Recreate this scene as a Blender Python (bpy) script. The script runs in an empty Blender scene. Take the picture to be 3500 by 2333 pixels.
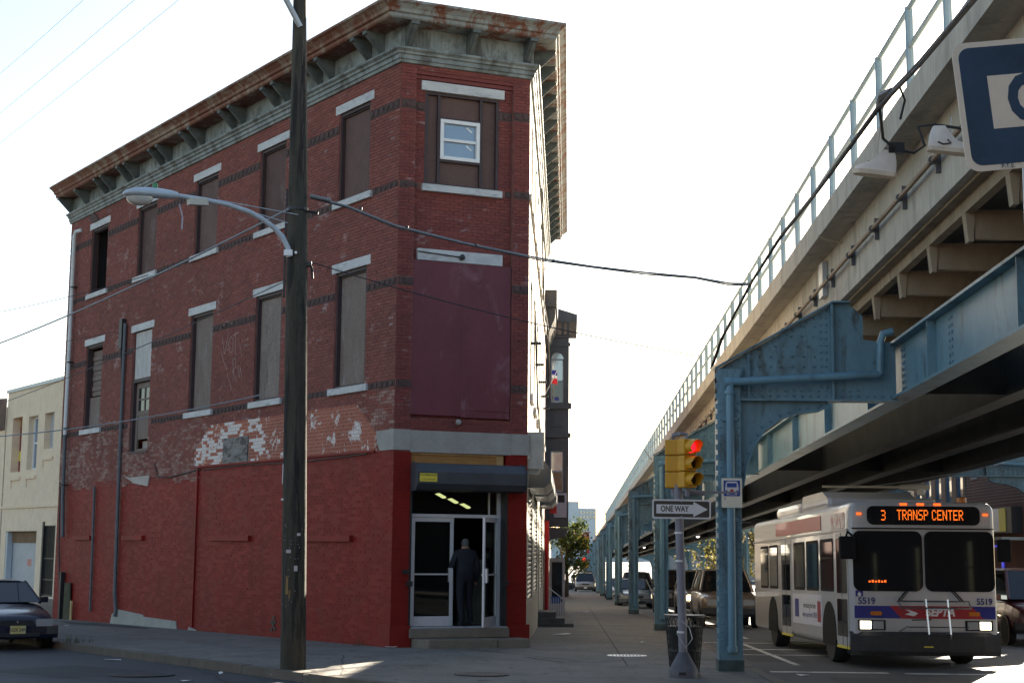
import bpy, bmesh, math, random
import numpy as np
from mathutils import Vector, Matrix
R = math.radians
rnd = random.Random(7)
sc = bpy.context.scene
COL = sc.collection

# ------------------------------------------------------------------ camera, sky, sun, exposure
SA = R(2.203)                      # heading of the main street
GR = -0.01902                      # its grade (falls away from the camera)
cam_d = bpy.data.cameras.new('camera'); cam = bpy.data.objects.new('camera', cam_d); COL.objects.link(cam)
cam_d.sensor_width = 36.0; cam_d.lens = 52.74; cam_d.clip_start = 0.1; cam_d.clip_end = 4000
cam.matrix_world = Matrix.Translation((0, 0, 1.54)) @ Matrix.Rotation(math.pi/2 + 0.13531, 4, 'X') @ Matrix.Rotation(0.0095, 4, 'Z')
sc.camera = cam
SUN_AZ = SA + R(21); SUN_EL = R(19.2)
world = bpy.data.worlds.new('World'); sc.world = world; world.use_nodes = True
nt = world.node_tree; nt.nodes.clear()
sky = nt.nodes.new('ShaderNodeTexSky'); sky.sky_type = 'NISHITA'; sky.sun_disc = False
sky.sun_elevation = SUN_EL; sky.sun_rotation = SUN_AZ
sky.air_density = 1.0; sky.dust_density = 0.8; sky.ozone_density = 1.0; sky.altitude = 50
bg = nt.nodes.new('ShaderNodeBackground'); bg.inputs['Strength'].default_value = 0.05
wo = nt.nodes.new('ShaderNodeOutputWorld')
nt.links.new(sky.outputs[0], bg.inputs[0]); nt.links.new(bg.outputs[0], wo.inputs[0])
sl = bpy.data.lights.new('sun', 'SUN'); sl.energy = 5.0; sl.angle = R(0.5); sl.color = (1.0, 0.91, 0.77)
sun = bpy.data.objects.new('sun', sl); COL.objects.link(sun)
sdir = Vector((math.sin(SUN_AZ)*math.cos(SUN_EL), math.cos(SUN_AZ)*math.cos(SUN_EL), math.sin(SUN_EL)))
sun.rotation_euler = sdir.to_track_quat('Z', 'Y').to_euler()
sun.location = sdir*200
vs = sc.view_settings; vs.view_transform = 'Standard'; vs.look = 'None'; vs.exposure = 2.5; vs.gamma = 1; vs.use_curve_mapping = False
vs.use_white_balance = True; vs.white_balance_temperature = 6950; vs.white_balance_tint = 10
sc.cycles.max_bounces = 8; sc.cycles.diffuse_bounces = 4; sc.cycles.glossy_bounces = 4; sc.cycles.transmission_bounces = 6
sc.cycles.transparent_max_bounces = 12; sc.cycles.use_denoising = True
sc.cycles.sample_clamp_indirect = 3

# ------------------------------------------------------------------ frames of the place
SD = Vector((math.sin(SA), math.cos(SA), 0)); WD = Vector((math.cos(SA), -math.sin(SA), 0)); ZD = Vector((0, 0, 1))
def SW(u, w, h=0.0): return SD*u + WD*w + ZD*(GR*u + h)       # main street: along, across, above ground
def gz(x, y): return GR*(x*SD.x + y*SD.y)
AL = R(-35.3); AC = R(67.87)
K0 = Vector((-2.312, 29.653, 0))                               # corner between side wall and chamfer
DL = Vector((math.sin(AL), math.cos(AL), 0)); NL = Vector((-math.cos(AL), math.sin(AL), 0))
DC = Vector((math.sin(AC), math.cos(AC), 0)); NC = Vector((math.cos(AC), -math.sin(AC), 0))
CW = 2.86
K1 = K0 + DC*CW
def FL(s, d, z): p = K0 + DL*s + NL*d; return (p.x, p.y, z)
def FC(s, d, z): p = K0 + DC*s + NC*d; return (p.x, p.y, z)
def FR(s, d, z): p = K1 + SD*s + WD*d; return (p.x, p.y, z)
def FI(x, y, z): return (x, y, z)
def FS(w, u, h): p = SW(u, w, h); return (p.x, p.y, p.z)
def FT(w, u, h): return (w, u, h + GR*u)                        # local street frame sheared along the grade

# ------------------------------------------------------------------ mesh helpers
class MB:
    def __init__(s, f=FI): s.v = []; s.f = []; s.F = f; s.sm = False
    def add(s, vs, fs):
        o = len(s.v); s.v += [s.F(*p) for p in vs]; s.f += [tuple(i+o for i in q) for q in fs]; return s
    def box(s, x0, x1, y0, y1, z0, z1):
        return s.add([(x0,y0,z0),(x1,y0,z0),(x1,y1,z0),(x0,y1,z0),(x0,y0,z1),(x1,y0,z1),(x1,y1,z1),(x0,y1,z1)],
              [(0,3,2,1),(4,5,6,7),(0,1,5,4),(1,2,6,5),(2,3,7,6),(3,0,4,7)])
    def cbox(s, x, y, z, a, b, c): return s.box(x-a/2,x+a/2,y-b/2,y+b/2,z-c/2,z+c/2)
    def quad(s, *p): return s.add(list(p), [tuple(range(len(p)))])
    def prism(s, pts, y0, y1, ax='y'):
        # polygon pts (a,b) extruded along an axis: 'y' -> (a,y,b); 'x' -> (x,a,b); 'z' -> (a,b,z)
        m = {'y': lambda a,b,t:(a,t,b), 'x': lambda a,b,t:(t,a,b), 'z': lambda a,b,t:(a,b,t)}[ax]; n = len(pts)
        return s.add([m(a,b,y0) for a,b in pts]+[m(a,b,y1) for a,b in pts],
              [tuple(range(n))[::-1], tuple(range(n,2*n))]+[(i,(i+1)%n,n+(i+1)%n,n+i) for i in range(n)])
    def tube(s, path, r, n=8, cap=True):
        P = [Vector(p) for p in path]; rr = r if isinstance(r,(list,tuple)) else [r]*len(P); vs = []; fs = []
        up = Vector((0,0,1)); prev = None
        for i,p in enumerate(P):
            t = (P[min(i+1,len(P)-1)]-P[max(i-1,0)]).normalized()
            a = prev - t*prev.dot(t) if prev is not None else (up.cross(t) if abs(t.z)<.95 else Vector((1,0,0)).cross(t))
            if a.length<1e-6: a = Vector((1,0,0)).cross(t)
            a.normalize(); b = t.cross(a); prev = a
            for k in range(n):
                th = 2*math.pi*k/n; q = p + (a*math.cos(th)+b*math.sin(th))*rr[i]; vs.append(tuple(q))
        for i in range(len(P)-1):
            for k in range(n): fs.append((i*n+k,i*n+(k+1)%n,(i+1)*n+(k+1)%n,(i+1)*n+k))
        if cap: fs += [tuple(range(n))[::-1], tuple(range((len(P)-1)*n,len(P)*n))]
        return s.add(vs, fs)
    def lathe(s, prof, c=(0,0,0), n=16, ax='z'):
        vs = []; fs = []; m = len(prof)
        for k in range(n):
            th = 2*math.pi*k/n; ca, sa = math.cos(th), math.sin(th)
            for r, h in prof:
                q = {'z':(r*ca,r*sa,h),'y':(r*ca,h,r*sa),'x':(h,r*ca,r*sa)}[ax]
                vs.append((c[0]+q[0],c[1]+q[1],c[2]+q[2]))
        for k in range(n):
            for i in range(m-1):
                a=k*m+i; b=((k+1)%n)*m+i; fs.append((a,b,b+1,a+1))
        fs.append(tuple(k*m for k in range(n))[::-1]); fs.append(tuple(k*m+m-1 for k in range(n)))
        return s.add(vs, fs)
    def loft(s, rings, closed=True, caps=True):
        n = len(rings[0]); vs = [p for r in rings for p in r]; fs = []
        for i in range(len(rings)-1):
            for k in range(n if closed else n-1):
                fs.append((i*n+k,i*n+(k+1)%n,(i+1)*n+(k+1)%n,(i+1)*n+k))
        if caps: fs += [tuple(range(n))[::-1], tuple(range((len(rings)-1)*n,len(rings)*n))]
        return s.add(vs, fs)
    def build(s, name, mat, parent=None, smooth=False, bevel=0.0, kind=None, split=False):
        if split:                                  # every separate piece becomes an object of its own
            par = list(range(len(s.v)))
            def fd(i):
                while par[i] != i: par[i] = par[par[i]]; i = par[i]
                return i
            for q in s.f:
                for i in q[1:]: par[fd(i)] = fd(q[0])
            gr_ = {}
            for q in s.f: gr_.setdefault(fd(q[0]), []).append(q)
            for fs in gr_.values():
                ids = sorted({i for q in fs for i in q}); mp = {i:k for k,i in enumerate(ids)}
                p = MB(s.F); p.v = [s.v[i] for i in ids]; p.f = [tuple(mp[i] for i in q) for q in fs]; o = p.build(name, mat, parent, smooth, bevel, kind)
            return o
        me = bpy.data.meshes.new(name); off = Vector((0,0,0))
        if parent is not None and s.F in WORLD: off = root_world(parent)
        me.from_pydata([(a-off.x,b-off.y,c-off.z) for a,b,c in s.v], [], s.f); me.update()
        me.validate()
        bm = bmesh.new(); bm.from_mesh(me); bmesh.ops.recalc_face_normals(bm, faces=bm.faces); bm.to_mesh(me); bm.free()
        return link(name, me, mat, parent, smooth, bevel, kind)
WORLD = (FL, FC, FR, FS)
ROOTLOC = {}
def root_world(o):
    while o.parent is not None: o = o.parent
    return o.location
def link(name, me, mat, parent=None, smooth=False, bevel=0.0, kind=None):
    ob = bpy.data.objects.new(name, me); COL.objects.link(ob)
    if mat is not None and len(me.materials)==0: me.materials.append(mat)
    if smooth:
        for p in me.polygons: p.use_smooth = True
        if hasattr(me,'set_sharp_from_angle'): me.set_sharp_from_angle(angle=R(40))
    if bevel>0:
        b = ob.modifiers.new('bevel','BEVEL'); b.width = bevel; b.segments = 2; b.limit_method = 'ANGLE'; b.angle_limit = R(40)
    if parent is not None: ob.parent = parent
    if kind: ob['kind'] = kind
    return ob
def tag(o, label, cat, group=None):
    o['label'] = label; o['category'] = cat
    if group: o['group'] = group
    return o
def thing(name, label, cat, loc=(0,0,0), rot=(0,0,0), group=None):
    o = bpy.data.objects.new(name, None); COL.objects.link(o); o.empty_display_size = .2
    o.location = loc; o.rotation_euler = rot
    return tag(o, label, cat, group)
def copy_tree(o, parent=None):
    c = o.copy(); COL.objects.link(c); c.parent = parent
    for ch in [x for x in CHILD.get(o.name, []) ]: copy_tree(ch, c)
    return c
CHILD = {}
def index_children(root):
    def rec(o):
        CHILD[o.name] = [x for x in ALLKIDS.get(o.name, [])]
        for x in CHILD[o.name]: rec(x)
    global ALLKIDS
    ALLKIDS = {}
    for x in bpy.data.objects:
        if x.parent is not None: ALLKIDS.setdefault(x.parent.name, []).append(x)
    rec(root)
def text_mesh(txt, size, extrude=.004, align='CENTER', bold=0.0, shear=0.0, sx=1.0):
    cu = bpy.data.curves.new('lettering','FONT'); cu.body = txt; cu.size = size; cu.extrude = extrude; cu.offset = bold
    cu.align_x = align; cu.align_y = 'CENTER'; cu.shear = shear; cu.resolution_u = 3
    ob = bpy.data.objects.new('lettering', cu); COL.objects.link(ob)
    dg = bpy.context.evaluated_depsgraph_get()
    me = bpy.data.meshes.new_from_object(ob.evaluated_get(dg)); bpy.data.objects.remove(ob); bpy.data.curves.remove(cu)
    if sx != 1.0:
        for v in me.vertices: v.co.x *= sx
    return me
def letters(name, txt, size, mat, parent, M, **k):
    """text lying in the plane of matrix M (x right, y up, z towards the reader)"""
    me = text_mesh(txt, size, **k); me.transform(M); return link(name, me, mat, parent)
def facing(o, right, up=(0,0,1)):
    r = Vector(right).normalized(); u = Vector(up); n = r.cross(u).normalized(); u = n.cross(r)
    return Matrix(((r.x,u.x,n.x,o[0]),(r.y,u.y,n.y,o[1]),(r.z,u.z,n.z,o[2]),(0,0,0,1)))

# ------------------------------------------------------------------ materials
def base(name):
    m = bpy.data.materials.new(name); m.use_nodes = True; t = m.node_tree
    return m, t, t.nodes['Principled BSDF']
def N(t, typ, **k):
    n = t.nodes.new(typ)
    for a, b in k.items():
        if a in n.inputs: n.inputs[a].default_value = b
        else: setattr(n, a, b)
    return n
def noise(t, scale, detail=5, rough=.6, co=None, dist=0.0):
    n = N(t,'ShaderNodeTexNoise'); n.inputs['Scale'].default_value = scale; n.inputs['Detail'].default_value = detail
    n.inputs['Roughness'].default_value = rough; n.inputs['Distortion'].default_value = dist
    if co is None: co = N(t,'ShaderNodeTexCoord').outputs['Object']
    t.links.new(co, n.inputs['Vector']); return n.outputs['Fac']
def ramp(t, fac, stops):
    r = N(t,'ShaderNodeValToRGB'); e = r.color_ramp.elements
    while len(e) < len(stops): e.new(.5)
    for el,(p,c) in zip(e, stops): el.position = p; el.color = (*c,1) if len(c)==3 else c
    t.links.new(fac, r.inputs[0]); return r.outputs[0]
def mix(t, fac, a, b, mode='MIX'):
    m = N(t,'ShaderNodeMix'); m.data_type = 'RGBA'; m.blend_type = mode
    for sock, v in ((m.inputs[0],fac),(m.inputs[6],a),(m.inputs[7],b)):
        if hasattr(v,'is_output'): t.links.new(v, sock)
        else: sock.default_value = v if not isinstance(v, tuple) else (*v,1)
    return m.outputs[2]
def bump(t, bs, h, strength=.3, dist=.01):
    b = N(t,'ShaderNodeBump'); b.inputs['Strength'].default_value = strength; b.inputs['Distance'].default_value = dist
    t.links.new(h, b.inputs['Height']); t.links.new(b.outputs[0], bs.inputs['Normal'])
def mapped(t, scale=(1,1,1), out='Object'):
    m = N(t,'ShaderNodeMapping'); m.inputs['Scale'].default_value = scale
    t.links.new(N(t,'ShaderNodeTexCoord').outputs[out], m.inputs[0]); return m.outputs[0]
def sc3(c, k): return tuple(min(1,x*k) for x in c)
def mat(name, c, rough=.7, var=.25, scale=4.0, bmp=.0, metallic=0.0, c2=None, spec=.5, fine=0.0, stain=None, stain_scale=1.2, stain_at=(.55,.7), stretch=(1,1,1), coat=0):
    m, t, bs = base(name)
    bs.inputs['Roughness'].default_value = rough; bs.inputs['Metallic'].default_value = metallic
    bs.inputs['Specular IOR Level'].default_value = spec
    if coat: bs.inputs['Coat Weight'].default_value = coat
    co = mapped(t, stretch)
    f = noise(t, scale, 6, .65, co)
    col = ramp(t, f, [(.3, sc3(c,1-var)),(.7, c2 if c2 else sc3(c,1+var))])
    if fine:
        g = noise(t, scale*14, 3, .7, co); col = mix(t, fine, col, ramp(t, g, [(.3,sc3(c,.35)),(.7,sc3(c,1.6))]))
    if stain:
        g = noise(t, stain_scale, 7, .7, co, .6)
        k = ramp(t, g, [(stain_at[0],(0,0,0)),(stain_at[1],(1,1,1))]); col = mix(t, k, col, stain)
    t.links.new(col, bs.inputs['Base Color'])
    if bmp: bump(t, bs, noise(t, scale*6, 5, .7, co), bmp, .01)
    return m
def emit(name, c, s):
    m, t, bs = base(name); bs.inputs['Base Color'].default_value = (*sc3(c,.5),1)
    bs.inputs['Emission Color'].default_value = (*c,1); bs.inputs['Emission Strength'].default_value = s*.36; return m
def glassy(name, tint, refl=.25, rough=.03, trans=0.0):
    """window glass: a sheet that reflects and, with trans, lets one look through"""
    m, t, bs = base(name); bs.inputs['Base Color'].default_value = (*tint,1); bs.inputs['Roughness'].default_value = rough
    bs.inputs['Specular IOR Level'].default_value = refl*2; bs.inputs['IOR'].default_value = 1.6
    if trans:
        tr = N(t,'ShaderNodeBsdfTransparent'); tr.inputs[0].default_value = (.75,.8,.78,1)
        mx = N(t,'ShaderNodeMixShader'); mx.inputs[0].default_value = trans
        t.links.new(bs.outputs[0], mx.inputs[1]); t.links.new(tr.outputs[0], mx.inputs[2])
        t.links.new(mx.outputs[0], t.nodes['Material Output'].inputs[0])
    return m
def brick_mat(name, cols, white=.0, wscale=2.2, rough=.85, dark=.35, wthr=(.62,.7), wcol=(.62,.58,.56), speck=.3, isl=.16, drip=0.0):
    m, t, bs = base(name); bs.inputs['Roughness'].default_value = rough; bs.inputs['Specular IOR Level'].default_value = .25
    g = N(t,'ShaderNodeNewGeometry')
    k = len(cols); c = ramp(t, g.outputs['Random Per Island'], [(i/max(1,k-1), cc) for i,cc in enumerate(cols)])
    co = mapped(t)
    c = mix(t, ramp(t, noise(t, .55, 6, .6, co), [(.4,(0,0,0)),(.72,(dark,dark,dark))]), c, (.045,.03,.03))
    c = mix(t, ramp(t, noise(t, 30, 3, .7, co), [(.25,(speck,speck,speck)),(.75,(0,0,0))]), c, sc3(cols[0],.45))
    if drip:
        cd = mapped(t, (3.0,3.0,.16)); c = mix(t, ramp(t, noise(t, 1.0, 6, .7, cd), [(.45,(0,0,0)),(.75,(drip,drip,drip))]), c, sc3(cols[0],.4))
    if white:
        f = noise(t, wscale, 8, .72, co, .4)
        # per-brick jitter so that whole bricks keep or lose their paint
        a = N(t,'ShaderNodeMath'); a.operation = 'MULTIPLY_ADD'; a.inputs[1].default_value = isl; t.links.new(g.outputs['Random Per Island'], a.inputs[0]); t.links.new(f, a.inputs[2])
        kk = ramp(t, a.outputs[0], [(wthr[0],(0,0,0)),(wthr[1],(white,white,white))])
        c = mix(t, kk, c, wcol)
    t.links.new(c, bs.inputs['Base Color']); bump(t, bs, noise(t, 60, 4, .7, co), .25, .006)
    return m
MT = {}
MT['brick'] = brick_mat('red_brick', [(.255,.086,.070),(.29,.098,.078),(.23,.078,.066),(.32,.112,.088),(.21,.074,.066)], white=.6, wscale=1.3, wthr=(.68,.82), dark=.28, wcol=(.48,.38,.36))
MT['brickc'] = brick_mat('dark_red_brick', [(.22,.060,.054),(.26,.070,.060),(.19,.054,.052),(.28,.080,.066)], white=.6, wscale=1.8, wthr=(.72,.82), wcol=(.42,.36,.36))
MT['brickp'] = brick_mat('exposed_orange_brick', [(.50,.17,.11),(.45,.15,.10),(.54,.20,.13),(.40,.135,.10)], white=.92, wscale=2.8, wthr=(.74,.77), wcol=(.72,.69,.66), isl=.52)
MT['bricksun'] = brick_mat('sunlit_pale_brick', [(.60,.53,.42),(.56,.50,.40),(.63,.56,.46)], dark=.15)  # sunlight on the street wall is put into this pale brick colour
MT['brickr'] = brick_mat('brown_brick', [(.15,.075,.065),(.19,.09,.075),(.11,.06,.055)], dark=.2)
MT['brickw'] = brick_mat('worn_brick', [(.25,.084,.068),(.30,.100,.078),(.22,.074,.062),(.33,.116,.088)], white=.6, wscale=1.5, wthr=(.60,.90), wcol=(.44,.34,.29), isl=.34)
MT['deckshade'] = mat('shade_black_steel', (.022,.026,.028), .7, .3, 1.5, c2=(.04,.046,.048))  # paints the shade under the deck as well as grime into the steel colour
MT['mortar'] = mat('mortar', (.24,.10,.085), .95, .3, 3)
MT['mortarp'] = mat('pale_mortar', (.50,.33,.27), .95, .2, 3)
MT['redp'] = mat('red_wall_paint', (.23,.0105,.006), .62, .22, .8, .06, stain=(.15,.013,.011), stain_scale=.55, stain_at=(.48,.72), spec=.35)
MT['redbrick'] = brick_mat('red_painted_brick', [(.235,.0105,.006),(.255,.012,.007),(.215,.0095,.0055),(.245,.0125,.008)], rough=.62, dark=.3, speck=.12, drip=.45)
MT['marble'] = mat('grey_marble', (.52,.52,.52), .6, .12, 2.5, c2=(.60,.60,.60), stain=(.33,.34,.36), stain_scale=2.4, stain_at=(.52,.66), stretch=(1,1,2.5))
MT['conc'] = mat('grey_concrete', (.34,.33,.30), .9, .15, 3, .15, fine=.2)
MT['cornice'] = mat('weathered_zinc', (.19,.22,.215), .6, .3, 3, .1, c2=(.29,.32,.31), stain=(.09,.088,.078), stain_scale=2.5, stain_at=(.47,.62), stretch=(1,1,.5))
MT['brk'] = mat('shade_dark_zinc', (.085,.10,.098), .65, .35, 4, .1, c2=(.14,.16,.155))  # bracket zinc darkened to paint in the shadow under the cornice
MT['rust'] = mat('rusty_zinc', (.24,.26,.25), .65, .25, 4, .15, stain=(.155,.052,.026), stain_scale=2.6, stain_at=(.46,.56), stretch=(1,1,.45))
MT['rustL'] = mat('rusted_zinc', (.30,.24,.18), .7, .3, 4, .15, stain=(.17,.055,.028), stain_scale=2.2, stain_at=(.38,.52), stretch=(1,1,.45))
MT['board'] = mat('purple_brown_board', (.125,.070,.060), .8, .22, 3, .2, fine=.45)
MT['boardg'] = mat('weathered_board', (.205,.155,.13), .85, .28, 5, .2, fine=.5, stain=(.26,.24,.23), stain_scale=3, stretch=(1,1,.3))
MT['board2'] = mat('red_brown_board', (.10,.052,.045), .8, .3, 2, .25, fine=.5, stain=(.17,.115,.10), stain_scale=2.2, stretch=(1,1,.35))
MT['board3'] = mat('grey_brown_board', (.145,.088,.078), .85, .3, 2.5, .25, fine=.5, stain=(.08,.05,.045), stain_scale=1.8, stretch=(1,1,.4))
MT['boardh'] = mat('silvered_board', (.24,.19,.165), .85, .3, 3, .25, fine=.55, stain=(.13,.10,.085), stain_scale=2.4, stretch=(1,1,.3))
MT['boardw'] = mat('whitewashed_board', (.50,.48,.46), .85, .2, 4, .1, stain=(.28,.26,.25), stain_scale=5, stretch=(1,1,.25))
MT['frame'] = mat('dark_window_frame', (.05,.03,.032), .6, .2, 5)
MT['maroon'] = mat('maroon_panel_paint', (.150,.027,.038), .6, .18, 1.2, .06, c2=(.175,.035,.047), stain=(.26,.13,.15), stain_scale=1.5, stain_at=(.55,.74), stretch=(1,1,.5), fine=.12)
MT['white'] = mat('white_vinyl', (.78,.78,.78), .45, .05, 4)
MT['pane'] = glassy('sky_tinted_pane', (.10,.17,.25), .9, .05)  # blue of the mirrored sky is put into the pane tint
MT['pane2'] = glassy('dark_pane', (.016,.02,.022), .3, .04)
MT['darkin'] = mat('dark_interior', (.012,.011,.011), .9, .2, 3)
MT['alu'] = mat('aluminium', (.62,.64,.67), .4, .06, 5, metallic=.3)
MT['doorglass'] = glassy('door_glass', (.012,.014,.014), .25, .02, .62)
MT['shutter'] = mat('shutter_steel', (.065,.072,.085), .5, .15, 3, metallic=.3)
MT['slat'] = mat('shutter_slat', (.30,.31,.31), .45, .15, 4, metallic=.4)
MT['yellow'] = mat('yellow_print', (.72,.58,.06), .5, .05, 3)
MT['ink'] = mat('black_print', (.012,.012,.014), .6, .1, 3)
MT['osb'] = mat('raw_plywood', (.34,.17,.05), .8, .3, 5, .1, fine=.3, stretch=(1,1,4))
MT['stone'] = mat('worn_step_stone', (.19,.165,.13), .9, .25, 4, .35, fine=.35)
MT['marblestep'] = mat('grey_step_slab', (.40,.42,.44), .7, .12, 4, .1)
MT['pvc'] = mat('white_downpipe', (.60,.62,.63), .45, .08, 3)
MT['pipe'] = mat('grey_downpipe', (.09,.10,.115), .5, .2, 3)
MT['blackm'] = mat('black_metal', (.02,.02,.022), .5, .2, 5)
MT['belt'] = mat('soot_dark_terracotta', (.085,.05,.046), .85, .35, 8, .3, stain=(.17,.125,.115), stain_scale=9, stain_at=(.62,.75))
MT['roof'] = mat('roof_tar', (.05,.05,.05), .9, .2, 2)
MT['plaster'] = mat('cracked_plaster', (.45,.40,.36), .9, .2, 4, .2)
MT['stucco'] = mat('cream_stucco', (.84,.64,.46), .95, .10, 3, .6, fine=.22)
MT['blue'] = mat('blue_steel_paint', (.128,.255,.325), .45, .2, 1.5, .06, spec=.4, c2=(.165,.30,.365), stain=(.075,.10,.10), stain_scale=1.9, stain_at=(.52,.66), fine=.12, stretch=(1,1,.4))
MT['bluepipe'] = mat('blue_pipe_paint', (.13,.27,.36), .4, .12, 2, stain=(.09,.18,.22), stain_scale=3, stretch=(1,1,.4))
MT['rail'] = mat('pale_blue_rail', (.30,.40,.44), .5, .12, 3)
MT['vcon'] = mat('viaduct_concrete', (.50,.455,.38), .9, .15, 1.2, .2, fine=.2, stain=(.27,.235,.19), stain_scale=1.7, stain_at=(.5,.72), stretch=(1,1,.22))
MT['vrib'] = mat('stained_viaduct_concrete', (.36,.28,.19), .9, .25, 2, .2, stain=(.17,.12,.08), stain_scale=2.0, stretch=(1,1,.4))
MT['rustpipe'] = mat('brown_conduit', (.24,.17,.12), .6, .2, 5)
MT['pole'] = mat('tarred_pole_wood', (.042,.036,.026), .9, .3, 2.4, .9, c2=(.115,.105,.078), fine=.5, stain=(.018,.016,.014), stain_scale=2.6, stain_at=(.5,.6), stretch=(3,3,.25))
MT['galv'] = mat('galvanised_steel', (.42,.45,.48), .45, .1, 4, metallic=.5)
MT['lampbody'] = mat('lamp_grey_paint', (.46,.52,.57), .45, .08, 4)
MT['lens'] = glassy('lamp_lens', (.55,.53,.48), .6, .15)
MT['cable'] = mat('cable_black', (.03,.032,.036), .6, .1, 3)
MT['cableg'] = mat('cable_grey', (.22,.24,.26), .5, .1, 3)
MT['sigy'] = mat('signal_yellow', (.62,.30,.012), .5, .15, 3)
MT['sigred'] = emit('lit_red_lens', (1.0,.012,.03), 1.1)
MT['sigoff'] = mat('dark_lens', (.03,.022,.018), .3, .2, 4)
MT['gpole'] = mat('lilac_grey_post', (.20,.195,.23), .55, .15, 4, .05)
MT['sblack'] = mat('sign_black', (.045,.038,.03), .45, .1, 3)
MT['swhite'] = mat('sign_white', (.68,.66,.66), .4, .06, 3)
MT['sblue'] = mat('sign_blue', (.02,.055,.30), .45, .1, 3)
MT['scream'] = mat('aged_sign_cream', (.80,.74,.60), .6, .08, 2, stain=(.42,.36,.27), stain_scale=3, stain_at=(.6,.75))
MT['snavy'] = mat('faded_sign_navy', (.026,.062,.115), .6, .25, 2.2, c2=(.036,.085,.15), stain=(.016,.03,.05), stain_scale=2)
MT['canvas'] = mat('sneaker_leather', (.82,.76,.68), .6, .08, 8)
MT['sole'] = mat('sneaker_sole', (.70,.60,.46), .7, .1, 8)
MT['asphalt'] = mat('asphalt', (.040,.043,.047), .75, .3, .5, .4, fine=.35, stain=(.022,.024,.027), stain_scale=.8)
MT['walk'] = mat('sidewalk_concrete', (.165,.150,.132), .93, .24, .9, .25, fine=.28, stain=(.09,.083,.074), stain_scale=1.1, stain_at=(.5,.72))
MT['kerb'] = mat('kerb_stone', (.12,.10,.08), .9, .25, 2.5, .3, fine=.25)
MT['seam'] = mat('pavement_joint', (.05,.046,.042), .95, .3, 3)
MT['paintw'] = mat('worn_road_paint', (.55,.53,.48), .8, .2, 2, stain=(.16,.16,.16), stain_scale=3, stain_at=(.5,.65))
MT['terrain'] = mat('ground_earth', (.09,.085,.075), .95, .2, .1)
MT['iron'] = mat('cast_iron_lid', (.035,.033,.032), .6, .3, 8, .4)
MT['paper'] = mat('litter_paper', (.72,.70,.68), .8, .1, 5)
# ------------------------------------------------------------------ ground, roads, pavements
def structure(name, mb, m, **k):
    o = mb.build(name, m, **k); o['kind'] = 'structure'; return o
g = MB(FS); us = [-80, 60, 260, 700, 2600]; wsl = [-900, -60, 0, 60, 900]
vs_ = []; fs_ = []
for i,u in enumerate(us):
    for w in wsl: vs_.append((w, u, -.012 + (0 if u<=260 else -GR*(u-260))))
for i in range(len(us)-1):
    for j in range(len(wsl)-1): a=i*5+j; fs_.append((a,a+1,a+6,a+5))
g.add(vs_, fs_); structure('ground', g, MT['terrain'])
rd = MB(FS); rd.quad((-90,-70,0),(60,-70,0),(60,260,0),(-90,260,0)); structure('road', rd, MT['asphalt'])

def extr_poly(pts, top, bot, F=FS):
    m = MB(F); n = len(pts)
    m.add([(w,u,top) for w,u in pts]+[(w,u,bot) for w,u in pts], [tuple(range(n))]+[(i,(i+1)%n,n+(i+1)%n,n+i) for i in range(n)]); return m
def uw(x, y): return (x*WD.x+y*WD.y, x*SD.x+y*SD.y)
KD = 5.0
kl = lambda s, d=KD: uw(*FL(s, d, 0)[:2])
# rounded corner between the side-street kerb and the main kerb
def fillet(p0, pc, p1, r, n=10):
    a = (Vector(p0)-Vector(pc)).normalized(); b = (Vector(p1)-Vector(pc)).normalized()
    th = a.angle(b); tl = r/math.tan(th/2); A = Vector(pc)+a*tl; B = Vector(pc)+b*tl
    c = Vector(pc)+(a+b).normalized()*(r/math.sin(th/2)); out = []
    va = A-c; vb = B-c; tot = va.angle(vb); sg = 1 if va.x*vb.y-va.y*vb.x>0 else -1
    for i in range(n+1):
        t = sg*tot*i/n; out.append((c.x+va.x*math.cos(t)-va.y*math.sin(t), c.y+va.x*math.sin(t)+va.y*math.cos(t)))
    return out
WK = 2.95
a0 = Vector(kl(0)); a1 = Vector(kl(10)); dd = (a0-a1).normalized(); tt = (WK-a0.x)/dd.x; pc = a0+dd*tt
arc = fillet(tuple(a1), tuple(pc), (WK, 100), 2.5)
edge = [kl(60)] + [kl(s) for s in (40,20,5)] + arc + [(WK,u) for u in (30,60,100,154)]
walk = extr_poly(edge + [(-30,154),(-62,80)], .13, -.05); walk_o = structure('sidewalk', walk, MT['walk'])
# kerb stones along the edge, each a piece of its own
def along(poly, step):
    out = []; carry = 0.0
    for a,b in zip(poly[:-1], poly[1:]):
        a=Vector(a); b=Vector(b); L=(b-a).length; t=carry
        while t < L-1e-6:
            out.append((a+(b-a)*(t/L), (b-a)/L)); t += step
        carry = t-L
    return out
kpath = [kl(24), kl(5)] + arc + [(WK,34),(WK,60)]
st = along(kpath, 2.0)
for i,(p,t) in enumerate(st[:-1]):
    q = st[i+1][0]; n_ = Vector((t.y,-t.x))
    if n_.dot(Vector((0,-1)) if p.x<0 else Vector((1,0))) < 0: n_ = -n_
    ee = (q-p); e = ee.normalized(); p2 = p+e*.006; q2 = q-e*.006
    h = .135 + rnd.uniform(-.004,.006)
    m = MB(FS); ins = -.16; outx = .02
    c = [p2+n_*ins, p2+n_*outx, q2+n_*outx, q2+n_*ins]
    m.add([(v.x,v.y,h) for v in c]+[(v.x,v.y,-.04) for v in c], [(0,1,2,3),(0,4,5,1),(1,5,6,2),(2,6,7,3),(3,7,4,0)])
    m.build('kerb_stone', MT['kerb'], walk_o)
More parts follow.
